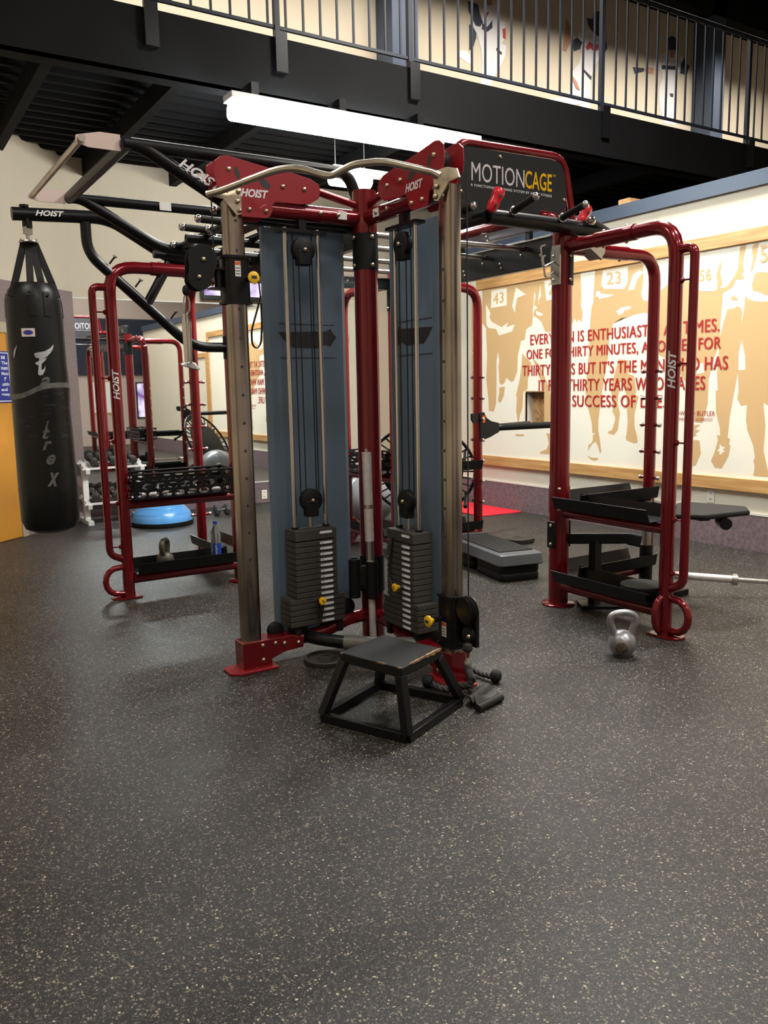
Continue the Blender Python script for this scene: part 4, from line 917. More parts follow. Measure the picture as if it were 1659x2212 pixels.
    # carriage
    z0, z1 = (1.81, 2.03) if side == 'L' else (.175, .425)
    ca = part('carriage', MB().prism([F(AL+a*1.32, b*1.32, z0) for a, b in pr], (0, 0, z1-z0)), 'black', cg, label='black sliding pulley carriage')
    part('carriage_lip', MB().prism([F(AL+a*1.5, b*1.5, z1-.01) for a, b in pr], (0, 0, .012)), 'black', ca); part('carriage_lip', MB().prism([F(AL+a*1.5, b*1.5, z0) for a, b in pr], (0, 0, .012)), 'black', ca)
    kz = z0+.115 if side == 'L' else .308
    kp = F(AL-.045, .03, kz) if side == 'L' else F(AL-.02, .04, kz)
    pl = part('pull_pin', MB().cyl(kp, kp+fr*.06, .012, 10), 'black', ca)
    kn = part('pull_knob', MB().lathe([(.011, 0), (.013, .015), (.027, .026), (.028, .036), (.020, .040)], kp+fr*.055, 18, fr), 'yellow', ca, label='yellow pull knob')
    part('knob_emblem', MB().prism([kp+fr*.0955+out*a+UZ*h for a, h in ((-.013, -.007), (.013, -.007), (.013, .007), (-.013, .007))], fr*.0008), 'ink', ca, smooth=0)
    wz = z0+.125 if side == 'L' else z0+.06
    ws = [(-.004, wz), (.024, wz), (.024, wz+.07), (-.004, wz+.07)] if side == 'L' else [(-.01, wz-.01), (.025, wz-.01), (.025, wz+.06), (-.01, wz+.06)]
    part('warning_sticker', MB().prism([F(AL+a-.006, .0505, h) for a, h in ws], fr*.0008), 'sticker_white', ca, smooth=0)
    part('warning_header', MB().prism([F(AL+a-.006, .0511, h) for a, h in ((ws[0][0]+.001, ws[2][1]-.018), (ws[1][0]-.001, ws[2][1]-.018), (ws[1][0]-.001, ws[2][1]-.002), (ws[0][0]+.001, ws[2][1]-.002))], fr*.0006), 'sticker_orange', ca, smooth=0)
    for k in range(3): part('warning_text', MB().prism([F(AL+a-.006, .0511, h) for a, h in ((ws[0][0]+.004, ws[0][1]+.010+.013*k), (ws[1][0]-.004, ws[0][1]+.010+.013*k), (ws[1][0]-.004, ws[0][1]+.014+.013*k), (ws[0][0]+.004, ws[0][1]+.014+.013*k))], fr*.0006), 'ink', ca, smooth=0)
    # swivel pulley
    if side == 'L':
        def ca_plate(yo):
            c1, c2 = V(AL+.165, 0, 2.005), V(AL+.185, 0, 1.92); r1, r2 = .068, .055; pts = []
            for k in range(13):
                t = math.radians(-10+200*k/12); pts.append((c1.x+r1*math.cos(t), c1.z+r1*math.sin(t)))
            for k in range(13):
                t = math.radians(190+160*k/12); pts.append((c2.x+r2*math.cos(t), c2.z+r2*math.sin(t)))
            return MB().prism([F(a, yo, h) for a, h in pts], fr*.006)
        pk = part('swivel_plate', ca_plate(.03), 'black_matte', ca, smooth=0, label='black rounded pulley cover'); part('swivel_plate', ca_plate(-.03), 'black_matte', ca, smooth=0)
        part('swivel_wheel', MB().lathe([(.05, -.022), (.058, -.018), (.045, 0), (.058, .018), (.05, .022)], F(AL+.165, .003, 2.005), 22, fr), 'rubber', ca); part('swivel_wheel', MB().lathe([(.04, -.022), (.048, -.018), (.036, 0), (.048, .018), (.04, .022)], F(AL+.185, .003, 1.92), 22, fr), 'rubber', ca)
        part('swivel_hinge', MB().cyl(F(AL+.085, .0, 1.88), F(AL+.085, .0, 1.97), .018, 12), 'black', ca)
        for h in (1.875, 1.965): part('swivel_tab', bx_(AL+.05, AL+.13, -.03, .03, h, h+.008), 'black', ca)
        bolt(F(AL+.165, .036, 2.005), fr, cg); bolt(F(AL+.19, .036, 1.925), fr, cg)
        part('cable', MB().cyl(F(AL+.10, 0, 2.0), F(AL+.10, 0, 2.36), .0032, 6), 'cable', cg)
        part('cable_stop', MB().sphere(F(AL+.245, .003, 1.865), .018, 12, (1, 1, 1.4)), 'rubber', cg)
    else:
        for k_, bb in enumerate((.035, .02, -.005, -.02)):
            pass
        part('swivel_wheel', MB().lathe([(.058, -.012), (.066, -.010), (.052, 0), (.066, .010), (.058, .012)], F(AL+.13, .012, .375), 26, fr), 'rubber', ca)
        part('swivel_plate', MB().lathe([(.064, 0), (.066, .002), (.064, .004)], F(AL+.13, -.006, .375), 26, -fr), 'steel', ca)
        part('swivel_plate', MB().lathe([(.060, 0), (.062, .002), (.060, .004)], F(AL+.13, .026, .375), 26, fr), 'black', ca)
        part('swivel_wheel', MB().lathe([(.03, -.012), (.038, -.010), (.028, 0), (.038, .010), (.03, .012)], F(AL+.14, .012, .26), 22, fr), 'rubber', ca)
        part('swivel_frame', bx_(AL+.07, AL+.17, -.03, -.008, .20, .40), 'black', ca, bevel=.004)
        part('swivel_ear', MB().lathe([(.02, -.006), (.02, .006)], F(AL+.10, -.06, .315), 14, fr).b2(F(AL+.08, -.066, .28), F(AL+.10, -.03, .33)), 'black', ca)
        bolt(F(AL+.13, -.011, .375), -fr, cg); bolt(F(AL+.16, .026, .26), fr, cg)
        part('cable', MB().cyl(F(AL+.10, -.02, .40), F(AL+.10, -.02, 2.36), .0032, 6), 'cable', cg)
        part('cable_stop', MB().lathe([(.012, -.02), (.022, -.012), (.025, .0), (.02, .018), (.008, .026)], F(AL+.155, .03, .205), 14), 'iron', cg)
    return F
FL = col('L'); FR = col('R')
# wavy pull-up bar between the two uprights
wv = [onp(x, y, (1, 1, 0), 5.20) for x, y in ((447, 420), (480, 411), (540, 388), (598, 366), (645, 362), (690, 376), (715, 381), (735, 370), (762, 356), (825, 348), (872, 358), (935, 372), (950, 380))]
part('wave_bar', MB().tube(wv, .0155, 14, .06), 'brass_bar', cg, label='worn brass-coloured wavy pull-up bar')
# padded bar at the foot of the V
pb = [onz(x, y, .115) for x, y in ((655, 1372), (690, 1380), (745, 1388), (830, 1392), (905, 1392), (945, 1400))]
part('foot_bar', MB().tube(pb, .034, 14, .08), 'black', cg)
part('foot_bar_sleeve', MB().tube(pb[2:5], .038, 16, .06), 'pad_grey', cg, label='grey padded sleeve')
# bar holder at the centre post
def hp(px, py): return onp(px, py, (1, 1, 0), 5.915)
ht = []
for x0, y0_, x1, y1_ in ((765, 1207, 766, 1290), (803, 1212, 806, 1292)):
    a, b = hp(x0, y0_), hp(x1, y1_); b = V(a.x, a.y, b.z)
    ht.append(a); o = MB(); r0, r1 = .031, .026
    o.lathe([(r1, -(a.z-b.z)), (r0, -(a.z-b.z)), (r0, 0), (r1, 0), (r1, -(a.z-b.z)+.001)], a, 20)
    part('holder_tube', o, 'black_matte', cg, label='black bar holder tube')
part('holder_web', MB().bar(V(ht[0].x, ht[0].y, .40), V(ht[1].x, ht[1].y, .40), .012, .09), 'black_matte', cg)
part('holder_clamp', MB().cyl(z(CTR, .30), z(CTR, .50), .0665, 26), 'black_matte', cg)
part('holder_web', MB().bar(V(*((ht[0]+ht[1])/2).xy, .40), z(CTR, .40), .03, .12), 'black_matte', cg)
# dip handles on the rear right post
DR = RE+V(AR, 0, 0)
part('dip_bracket', MB().prism([z(DR, 0)+V(x, -.05, h) for x, h in ((-.02, 1.17), (.03, 1.18), (.06, 1.13), (.11, 1.10), (.20, 1.08), (.20, 1.0), (.10, .96), (-.01, .93))], (0, .1, 0)), 'black', cg, smooth=0, bevel=.003)
part('dip_sticker', MB().prism([z(DR, 0)+V(x, -.051, h) for x, h in ((.01, 1.09), (.04, 1.09), (.04, 1.15), (.01, 1.15))], (0, -.001, 0)), 'sticker_orange', cg, smooth=0)
for s_, e in ((-1, .42), (1, .34)):
    k = part('dip_handle', MB().tube([z(DR, 1.03)+V(.15, 0, 0), z(DR, 1.04)+V(.22, .03*s_, 0), z(DR, 1.045)+V(e+.38, -.14*(1 if s_ < 0 else -1), 0)], .030, 14, .05), 'black', cg)
    en = z(DR, 1.045)+V(e+.38, -.14*(1 if s_ < 0 else -1), 0)
    part('handle_cap', MB().lathe([(.022, -.01), (.024, 0), (.024, .02), (.018, .026)], en+V(.0, 0, 0), 14, (1, -.25*(1 if s_ < 0 else -1), 0)), 'yellow', k)
part('dip_hook', MB().prism([z(DR, 0)+V(x, -.045, h) for x, h in ((-.10, 1.17), (-.035, 1.17), (-.035, 1.09), (-.08, 1.09), (-.10, 1.12))], (0, .02, 0)), 'black', cg, smooth=0)
# black step platform on the front-right
DC = RA+V(AR, 0, 0)
pf = [onz(x, y, .64) for x, y in ((1436, 1110), (1440, 1092), (1478, 1083), (1612, 1094), (1621, 1103), (1525, 1113))]
pc = sum(pf, V(0, 0, 0))/6
part('platform_pad', MB().prism([V(p.x, p.y, .61) for p in pf], (0, 0, .032)), 'step_mat', cg, smooth=0, bevel=.012, label='black ribbed platform pad')
part('platform_arm', MB().bar(V(DC.x, DC.y-.03, .58), V(pc.x+.03, pc.y, .585), .07, .05), 'black', cg, bevel=.006)
part('platform_knob', MB().cyl(V(pc.x-.05, pc.y-.2, .575), V(pc.x+.04, pc.y-.1, .575), .035, 14), 'black', cg)
part('platform_post', MB().cyl(z(DC, .30)+V(-.08, -.06, 0), z(DC, .62)+V(-.08, -.06, 0), .032, 16), 'steel', cg, label='bright steel support column')
part('platform_sleeve', MB().cyl(z(DC, .012)+V(-.08, -.06, 0), z(DC, .31)+V(-.08, -.06, 0), .044, 16), 'black', cg)
part('platform_bracket', MB().bar(z(DC, .60)+V(-.09, -.065, 0), z(DC, .60), .05, .05), 'black', cg)
part('landmine_cup', MB().lathe([(.03, .0), (.036, 0), (.036, .12), (.03, .12), (.03, .001)], (4.42, 3.52, .04), 16), 'black', cg)
part('landmine_base', MB().b2((4.2, 3.46, .0), (4.56, 3.62, .04)), 'black', cg, bevel=.004)
# ================================================================== LOOSE THINGS
# ---- punching bag hanging from the boom
bgx, bgy = .985, BY
BGC = V(bgx, bgy, 0)
bag = thing('punching_bag', (bgx, bgy, .52), 'long black leather punching bag hanging from the boom', 'punching bag')
prof = [(.02, .515), (.10, .520), (.155, .545), (.178, .60), (.180, .80), (.177, 1.1), (.172, 1.3), (.176, 1.42), (.170, 1.6), (.168, 1.85), (.163, 1.98), (.145, 2.05), (.110, 2.09), (.02, 2.10)]
part('bag_body', MB().lathe(prof, BGC, 40), 'bag_leather', bag)
def bagr(h):
    for (r0, h0), (r1, h1) in zip(prof, prof[1:]):
        if h0 <= h <= h1: return r0+(r1-r0)*(h-h0)/(h1-h0)
    return .17
vd = V(-bgx, -bgy, 0).normalized(); vs_ = UZ.cross(vd)     # facing the camera, viewer's right
def onbag(u, h, e=.0015):
    r = bagr(h)+e; a = u/r; return z(BGC, h)+(vd*math.cos(a)+vs_*math.sin(a))*r
def bagstrip(u0, u1, h0, h1, m, name, e=.004, n=8, lab=None):
    o = MB(); N = max(2, int((h1-h0)/.05)+1); vsx = []
    for i in range(N+1):
        h = h0+(h1-h0)*i/N
        for j in range(n+1): vsx.append(onbag(u0+(u1-u0)*j/n, h, e))
    fs = [(i*(n+1)+j, i*(n+1)+j+1, (i+1)*(n+1)+j+1, (i+1)*(n+1)+j) for i in range(N) for j in range(n)]
    return part(name, o.add(vsx, fs), m, bag, label=lab)
for k in range(4):
    u = (-.27, -.005, .085, .30)[k]
    bagstrip(u-.024, u+.024, 1.88, 2.03, 'leather', 'hanging_strap', .005)
for u in (-.11, -.01, .06, .13):
    top = V(bgx, bgy, 2.34)+vs_*u*.25
    mid_ = z(BGC, 2.085)+vs_*u*.9+vd*(.075 if abs(u) < .1 else .03); end_ = onbag(u*1.25, 2.0, .006)
    wb_ = MB().bar(top, mid_, .042, .006, up=vd); wb_.bar(mid_, end_, .042, .006, up=vd+UZ*.6)
    part('webbing', wb_, 'strap', bag, smooth=0)
part('swivel_plate', MB().lathe([(.055, 0), (.058, .006), (.055, .012)], (bgx, bgy, 2.335), 18), 'steel', bag)
part('swivel_stem', MB().cyl((bgx, bgy, 2.345), (bgx, bgy, 2.40), .014, 12).box((bgx, bgy, 2.41), (.045, .035, .045), rz=.5), 'steel', bag)
part('swivel_shackle', MB().box((bgx, bgy, 2.455), (.04, .05, .06), rz=.5), 'black', bag, bevel=.005)
for k in range(4):
    part('ring_nut', MB().cyl(V(bgx, bgy, 2.345)+vs_*.045*math.cos(k*1.57)+vd*.045*math.sin(k*1.57), V(bgx, bgy, 2.362)+vs_*.045*math.cos(k*1.57)+vd*.045*math.sin(k*1.57), .006, 6), 'steel', bag)
lb = bagstrip(-.085, -.005, 1.755, 1.805, 'sticker_white', 'maker_label', .0045, lab='cream label with an oval emblem')
for er, em, ee in ((1., 'print_red', .0056), (.8, 'bottle_blue', .0064)):
    ev, ef = refine([(-.045+.030*er*math.cos(t), 1.78+.015*er*math.sin(t), 0) for t in [2*math.pi*k/16 for k in range(16)]], [tuple(range(16))], .012)
    part('label_emblem', MB().add([onbag(v.x, v.y, ee) for v in ev], ef), em, bag, smooth=0)
def bagpoly(pts, m, name, e=.0035):
    # pts: (x,y) pixels of the photo, laid on the bag by height and by offset from its axis
    src = [onp(x, y, vd, vd.dot(BGC)+.15) for x, y in pts]
    vs2, fs2 = refine([((q-BGC).dot(vs_), (q-BGC).dot(UZ), 0) for q in src], [tuple(range(len(src)))], .02)
    return part(name, MB().add([onbag(v.x*1.03, v.y, e) for v in vs2], fs2), m, bag, smooth=0)
T6 = lambda pts: [(x/7.9, 640+y/7.9) for x, y in pts]
bagpoly(T6([(580, 990), (600, 970), (760, 940), (850, 890), (925, 820), (905, 905), (860, 970), (800, 1030), (740, 1065), (800, 1055), (760, 1110), (712, 1150), (705, 1255), (740, 1250), (775, 1185), (765, 1270), (730, 1340), (680, 1355), (650, 1330), (660, 1180), (610, 1165), (605, 1130), (660, 1110), (672, 1065), (610, 1050)]), 'print_grey', 'printed_letter')
bagpoly(T6([(170, 960), (200, 900), (270, 825), (240, 920), (200, 1030), (182, 1060)]), 'print_grey', 'printed_letter')
def bagtext(s, px, py, w, h, m):
    uv, fs = text_mesh(s, .03, .35); vsx = []
    for u, v in uv:
        q = onp(px+u*w, py-v*h, vd, vd.dot(BGC)+.15); vsx.append(((q-BGC).dot(vs_), q.z, 0))
    vsx, fs = refine(vsx, fs, .02); vsx = [onbag(v.x*1.03, v.y, .0035) for v in vsx]
    part('printed_letter', MB().add(vsx, fs), m, bag, smooth=0)
bagtext('a', 86, 838, 22, 24, 'print_dark'); bagtext('i', 95, 935, 10, 26, 'print_dark'); bagtext('r', 92, 972, 20, 20, 'print_dark'); bagtext('t', 92, 948, 16, 24, 'print_dark'); bagtext('e', 100, 1003, 20, 22, 'print_dark'); bagtext('x', 102, 1050, 26, 30, 'tape')
tpv = []; N = 40
for i in range(N+1):
    u = -.27+.54*i/N; zc = 1.425+.035*math.tanh(u*14+.6)-(.03*max(0, (u-.20)/.07))
    tpv += [onbag(u, zc-.016, .004), onbag(u, zc+.016, .004)]
part('tape_band', MB().add(tpv, [(2*i, 2*i+2, 2*i+3, 2*i+1) for i in range(N)]), 'tape', bag, label='worn grey tape band')
# ---- plyometric box in front
pbx = thing('plyometric_box', (1.84, 2.88, 0), 'black splayed-leg plyometric box with chipped wooden top in the foreground', 'plyo box')
B4 = [V(1.72, 2.60, 0), V(2.135, 2.795, 0), V(1.95, 3.18, 0), V(1.545, 2.985, 0)]
T4 = [onz(868, 1444, .30), onz(955, 1400, .30), onz(826, 1371, .30), onz(733, 1409, .30)]
top = part('box_top', MB().prism([V(p.x, p.y, .258) for p in T4], (0, 0, .042)), 'black_matte', pbx, smooth=0, bevel=.004)
cc = sum(T4, V(0, 0, 0))/4
for i in range(4):
    a, b = B4[i], B4[(i+1) % 4]
    part('base_rail', MB().bar(V(a.x, a.y, .019), V(b.x, b.y, .019), .032, .038), 'black', pbx, bevel=.002)
    ti = T4[i].lerp(cc, .09)
    part('leg', MB().bar(V(a.x, a.y, .03), V(ti.x, ti.y, .262), .036, .036, up=(1, .3, 0)), 'black', pbx, bevel=.002)
def edge(k0, k1, t0, t1, hh, wv_):
    a, b = T4[k0], T4[k1]; n_ = 14; o = MB(); dirn = (b-a).normalized(); inn = V(-dirn.y, dirn.x, 0)
    if (cc-a).dot(inn) < 0: inn = -inn
    random.seed(k0*7+int(t0*100)); up_ = [a.lerp(b, t0+(t1-t0)*i/n_)+inn*(wv_*(.3+.7*random.random())*math.sin(math.pi*i/n_)**.4+.004)+UZ*.0008 for i in range(n_+1)]
    lo_ = [a.lerp(b, t0+(t1-t0)*i/n_)+inn*.003+UZ*.0008 for i in range(n_+1)]
    o.add(up_+lo_, [(i, i+1, n_+2+i, n_+1+i) for i in range(n_)])
    part('bare_wood_edge', o, 'wood_raw', top, smooth=0, label='chipped bare wood edge')
    o = MB(); fa = [V(p.x, p.y, .2995)-inn*.0045 for p in lo_]; fb = [V(p.x, p.y, .2995-hh*(.3+.7*random.random())*math.sin(math.pi*i/n_)**.4)-inn*.0045 for i, p in enumerate(lo_)]
    o.add(fa+fb, [(i, i+1, n_+2+i, n_+1+i) for i in range(n_)]); part('bare_wood_edge', o, 'wood_raw', top, smooth=0)
edge(0, 1, .20, .62, .006, .008); edge(0, 1, .55, .99, .013, .012); edge(3, 0, .60, .75, .003, .004); edge(3, 0, .92, .99, .004, .004); edge(3, 0, .01, .06, .006, .004)
# ---- weight plates
def disc(name, c, r, h, label, group=None, rim=True, m='iron'):
    c = V(c); t = thing(name, c, label, 'weight plate', group)
    pr_ = [(.026, 0), (r*.98, 0), (r, .004), (r, h-.004), (r*.97, h)] + ([(r*.86, h), (r*.84, h*.72), (r*.42, h*.72), (r*.40, h*.92)] if rim else []) + [(.030, h*.95), (.026, h*.9), (.026, .0005)]
    part('plate_body', MB().lathe(pr_, c, 36), m, t)
    part('hub_ring', MB().lathe([(.026, h*.9), (.036, h*.9), (.036, h*.97), (.026, h*.97), (.026, h*.91)], c, 24), m, t)
    return t
disc('weight_plate', (1.925, 3.665, 0), .115, .028, 'rusty iron weight plate on the floor under the left cable column')
disc('weight_plate', (RA.x-.002, 3.12, .243), .124, .022, 'dark flat weight plate lying in the lower right tray', rim=False, m='rubber')
disc('weight_plate', (4.93, 5.60, 0), .16, .045, 'thick round weight plate on the floor behind the step platform', rim=False)
# ---- kettlebells
def kettlebell(name, c, R_, label, m, yaw, emblem=None, sc=1.):
    c = V(c); t = thing(name, c, label, 'kettlebell', 'kettlebells')
    pr_ = [(R_*.55, 0), (R_*.62, .003)] + [(R_*math.cos(a), R_*.93+R_*math.sin(a)) for a in [math.radians(x) for x in range(-60, 86, 10)]] + [(.001, R_*1.93)]
    part('bell', MB().lathe(pr_, c, 32), m, t)
    u = V(math.cos(yaw), math.sin(yaw), 0)
    pts = [c+u*x*R_+UZ*zz*R_ for x, zz in ((-.60, 1.55), (-.72, 1.95), (-.92, 2.5), (-.85, 2.95), (-.45, 3.15), (0, 3.19), (.45, 3.15), (.85, 2.95), (.92, 2.5), (.72, 1.95), (.60, 1.55))]
    part('handle', MB().tube(pts, .019*sc, 14, .03), m, t)
    if emblem:
        n = V(emblem).normalized(); s_ = UZ.cross(n).normalized(); w = n.cross(s_)
        cen = c+UZ*R_*.93
        e = []
        for f_ in (.02, .17, .33, .5):
            for k in range(20):
                a = 2*math.pi*k/20; q = (n + s_*f_*math.cos(a) + w*f_*math.sin(a)).normalized(); e.append(cen+q*(R_+.0012))
        part('weight_emblem', MB().add(e, [(r_*20+k, r_*20+(k+1) % 20, r_*20+20+(k+1) % 20, r_*20+20+k) for r_ in range(3) for k in range(20)]+[tuple(range(20))]), 'emblem_brown', t, label='round brown emblem')
    return t
kettlebell('kettlebell', (3.235, 2.85, 0), .072, 'silver kettlebell on the floor beside the right red post', 'kettle', -.55, (-.75, -.62, -.15))
kettlebell('kettlebell', (1.72, 5.66, .181), .060, 'dark kettlebell standing on the lower left tray', 'kettle_dark', .9, sc=1.0)
# ---- water bottle
wx, wy = 2.09, 5.635; WBo = V(wx, wy, .181)
wbt = thing('water_bottle', WBo, 'clear water bottle with blue label on the lower left tray', 'bottle')
part('bottle_body', MB().lathe([(.030, 0), (.036, .006), (.036, .07), (.034, .075), (.036, .08), (.036, .19), (.032, .22), (.016, .255), (.0135, .262), (.0135, .275)], WBo, 24), 'bottle', wbt)
part('bottle_cap', MB().lathe([(.015, .272), (.0155, .274), (.0155, .292), (.013, .294)], WBo, 18), 'bottle_cap', wbt)
lv = []; 
for k in range(13):
    a = math.radians(-150+120*k/12); 
    for h in (.05, .135): lv.append(WBo+V(math.cos(a)*.0366, math.sin(a)*.0366, h))
part('bottle_label', MB().add(lv, [(2*k, 2*k+2, 2*k+3, 2*k+1) for k in range(12)]), 'bottle_blue', wbt)
uvx, fsx = text_mesh('smart', .02); cv = V(-wx, -wy, 0).normalized(); cs = UZ.cross(cv); tv_ = []
for u, v in uvx:
    a = ((v-.5)*-.016)/.037; tv_.append(WBo+(cv*math.cos(a)+cs*math.sin(a))*.0372+UZ*(.057+u*.07))
part('label_lettering', MB().add(tv_, fsx), 'white_text', wbt, smooth=0)
# ---- upright bar in the holder
a, b = hp(793, 975), hp(815, 1365)
bb = V(ht[1].x, ht[1].y, .0); tp_ = V(ht[1].x-.012, ht[1].y+.012, 1.09); dv = (tp_-bb).normalized(); Lb = (tp_-bb).length
br = thing('silver_bar', bb, 'silver bar standing upright in the holder on the centre post', 'bar')
part('bar_shaft', MB().cyl(bb+dv*.002, bb+dv*.60, .0185, 16), 'bar_white', br)
part('bar_collar', MB().cyl(bb+dv*.50, bb+dv*.60, .0215, 16), 'steel', br)
part('bar_sleeve', MB().cyl(bb+dv*.60, bb+dv*(Lb-.02), .0245, 18), 'bar_white', br)
part('bar_tape', MB().cyl(bb+dv*.775, bb+dv*.795, .0249, 18), 'steel', br)
part('bar_tip', MB().cyl(bb+dv*(Lb-.02), bb+dv*Lb, .010, 10), 'steel', br)
# ---- olympic barbell on the right
p0 = V(4.46, 3.50, .14); p1 = V(5.65, 2.42, .045); dv = (p1-p0).normalized()
bl = thing('barbell', (4.9, 3.1, 0), 'long chrome barbell pivoted low beside the right red post', 'barbell')
part('sleeve', MB().cyl(p0, p0+dv*.36, .025, 18), 'bar_white', bl)
part('collar', MB().cyl(p0+dv*.36, p0+dv*.39, .038, 20), 'steel', bl)
part('shaft', MB().cyl(p0+dv*.39, p1-dv*.30, .0165, 14), 'chrome', bl)
part('sleeve', MB().cyl(p1-dv*.30, p1, .025, 18), 'bar_white', bl); part('collar', MB().cyl(p1-dv*.33, p1-dv*.30, .038, 20), 'steel', bl)
# ---- step platform and risers
fl0, fr0 = V(3.775, 4.46, 0), V(4.155, 4.38, 0); lon = V(.20, .86, 0).normalized(); wid = (fr0-fl0).normalized(); lon = V(-wid.y, wid.x, 0); LEN = .98; WID = .38
def rbox(o, w0, w1, l0, l1, z0, z1, m, name, par, ch=.03, ins=.0, **k):
    """rounded slab, sides drawn in by ins at the top"""
    def ring(zz, e): 
        pts = []
        for cx, cy, a0 in ((w1-ch, l1-ch, 0), (w0+ch, l1-ch, 90), (w0+ch, l0+ch, 180), (w1-ch, l0+ch, 270)):
            pts += [o+wid*(cx+(ch-e)*math.cos(math.radians(a0+22.5*j)))+lon*(cy+(ch-e)*math.sin(math.radians(a0+22.5*j)))+UZ*zz for j in range(5)]
        return pts
    rs = [ring(z0, .006), ring(z0+.008, 0), ring(z1-.012, ins*.6), ring(z1, ins+.008)]; o_ = MB(); n = 20; vsx = sum(rs, [])
    fs = [(i*n+j, i*n+(j+1) % n, (i+1)*n+(j+1) % n, (i+1)*n+j) for i in range(3) for j in range(n)]+[tuple(range(n))[::-1], tuple(range(3*n, 4*n))]
    return part(name, o_.add(vsx, fs), m, par, **k)
so = fl0-wid*.02-lon*.03
stp = thing('step_platform', so+wid*WID/2+lon*LEN/2+UZ*.118, 'grey aerobic step platform with black ribbed top on risers', 'step platform')
rbox(so, 0, WID, 0, LEN, .118, .205, 'step_grey', 'platform_body', stp, .05, .03)
rbox(so, .045, WID-.045, .10, LEN-.10, .200, .212, 'step_mat', 'platform_mat', stp, .02, .002)
for k in range(1, 6): part('mat_rib', MB().bar(so+wid*(.045+k*(WID-.09)/6)+lon*.11+UZ*.2125, so+wid*(.045+k*(WID-.09)/6)+lon*(LEN-.11)+UZ*.2125, .004, .002), 'step_mat', stp)
for i, (l0, nm) in enumerate(((.03, 'front'), (LEN-.45, 'rear'))):
    for j, lv_ in enumerate(('lower', 'upper')):
        r_ = rbox(so, .03, WID-.03, l0, l0+.42, .0+.0585*j, .058+.0585*j, 'black_matte', 'riser_body', None, .04, .0)
        r_.name = 'step_riser'; props(r_, '%s black riser block under the %s end of the step platform' % (lv_, nm if nm == 'rear' else 'near'), 'riser', 'risers under the step platform')
# ---- red mat by the wall
mt_ = MB(); mp_ = [(5.60, 6.96), (5.63, 6.93), (6.13, 6.90), (6.16, 6.93), (6.16, 8.58), (6.13, 8.61), (5.63, 8.64), (5.60, 8.61)]
part('exercise_mat', mt_.prism([(x, y, 0) for x, y in mp_], (0, 0, .012)), 'mat_red', label='bright red exercise mat on the floor along the mural wall', cat='mat', smooth=0, base=True, bevel=.004)
# ---- half balance ball
bs = V(2.64, 8.70, 0)
bo_ = thing('balance_dome', bs, 'blue half-ball balance dome on a black base by the mirror', 'balance ball')
part('base', MB().lathe([(.30, 0), (.325, .01), (.33, .045), (.30, .05)], bs, 40), 'black_matte', bo_)
part('dome', MB().lathe([(.318, .045)]+[(.318*math.cos(a), .05+.215*math.sin(a)) for a in [math.radians(x) for x in range(4, 89, 7)]]+[(.001, .265)], bs, 44), 'blue_ball', bo_)
for r_, h_ in ((.295, .145), (.24, .20)): part('dome_ring', MB().tube([bs+V(r_*math.cos(a)*1.0, r_*math.sin(a), .05+.215*math.sqrt(max(0, 1-(r_/.318)**2))) for a in [2*math.pi*k/40 for k in range(40)]], .003, 6, closed=True), 'blue_ball', bo_)
# ---- stability ball + trampoline behind the cage
sbp = ony(800, 1085, 7.35); 
sb_ = part('stability_ball', MB().sphere((sbp.x, sbp.y, .27), .27, 36), 'grey_ball', label='shiny grey stability ball on the floor behind the cage', cat='exercise ball', base=True)
tn = V(.55, .68, .48).normalized(); tx, ty = frame(tn); tc_ = V(4.60, 6.62, .585)
trm = thing('trampoline', tc_, 'round black mini trampoline leaning upright behind the cage', 'trampoline')
part('rim', MB().tube([tc_+(tx*math.cos(a)+ty*math.sin(a))*.52 for a in [2*math.pi*k/48 for k in range(48)]], .016, 10, closed=True), 'black', trm)
part('jump_mat', MB().lathe([(.40, -.003), (.405, 0), (.40, .003)], tc_, 40, tn), 'step_mat', trm)
for k in range(36):
    a = 2*math.pi*k/36; q = tx*math.cos(a)+ty*math.sin(a)
    part('bungee_cord', MB().cyl(tc_+q*.402, tc_+q*.515, .009, 6), 'strap', trm)
for k in range(6):
    a = 2*math.pi*(k+.5)/6; q = tx*math.cos(a)+ty*math.sin(a)
    lg = part('leg', MB().cyl(tc_+q*.49, tc_+q*.49-tn*.22, .014, 10), 'black', trm); part('leg_tip', MB().cyl(tc_+q*.49-tn*.22, tc_+q*.49-tn*.25, .02, 10), 'rubber', lg)
# ---- rope attachment on the right carriage
rp = thing('rope_attachment', (2.27, 2.95, 0), 'black tricep rope hanging from the right carriage with both ends on the floor', 'rope')
k0 = FR(AL+.155, .03, .19)
def rope(pts, r):
    s_ = MB(); P_ = []
    pts = [V(p) for p in pts]; fine = []
    for i in range(len(pts)-1):
        for k in range(10):
            t = k/10; p_ = pts[max(i-1, 0)]; q_ = pts[min(i+2, len(pts)-1)]; a_, b_ = pts[i], pts[i+1]
            fine.append(.5*((2*a_)+(b_-p_)*t+(2*p_-5*a_+4*b_-q_)*t*t+(3*a_-p_-3*b_+q_)*t**3))
    fine.append(pts[-1])
    for ph in (0, 2.09, 4.19):
        out = []
        for i, c in enumerate(fine):
            d = fine[min(i+1, len(fine)-1)]-fine[max(i-1, 0)]; x, y = frame(d); a_ = ph+i*.75
            out.append(c+(x*math.cos(a_)+y*math.sin(a_))*r*.5)
        s_.tube(out, r*.62, 8)
    return s_
kn = V(k0.x, k0.y, .105)
e1 = onz(1068, 1462, .03); e2 = onz(928, 1474, .03)
part('rope_arm', rope([kn, V(kn.x+.01, kn.y-.03, .06), onz(1012, 1442, .035), onz(1040, 1455, .025), e1], .015), 'rope', rp)
part('rope_arm', rope([kn, V(kn.x-.005, kn.y-.03, .045), onz(985, 1482, .018), onz(960, 1488, .018), e2], .015), 'rope', rp)
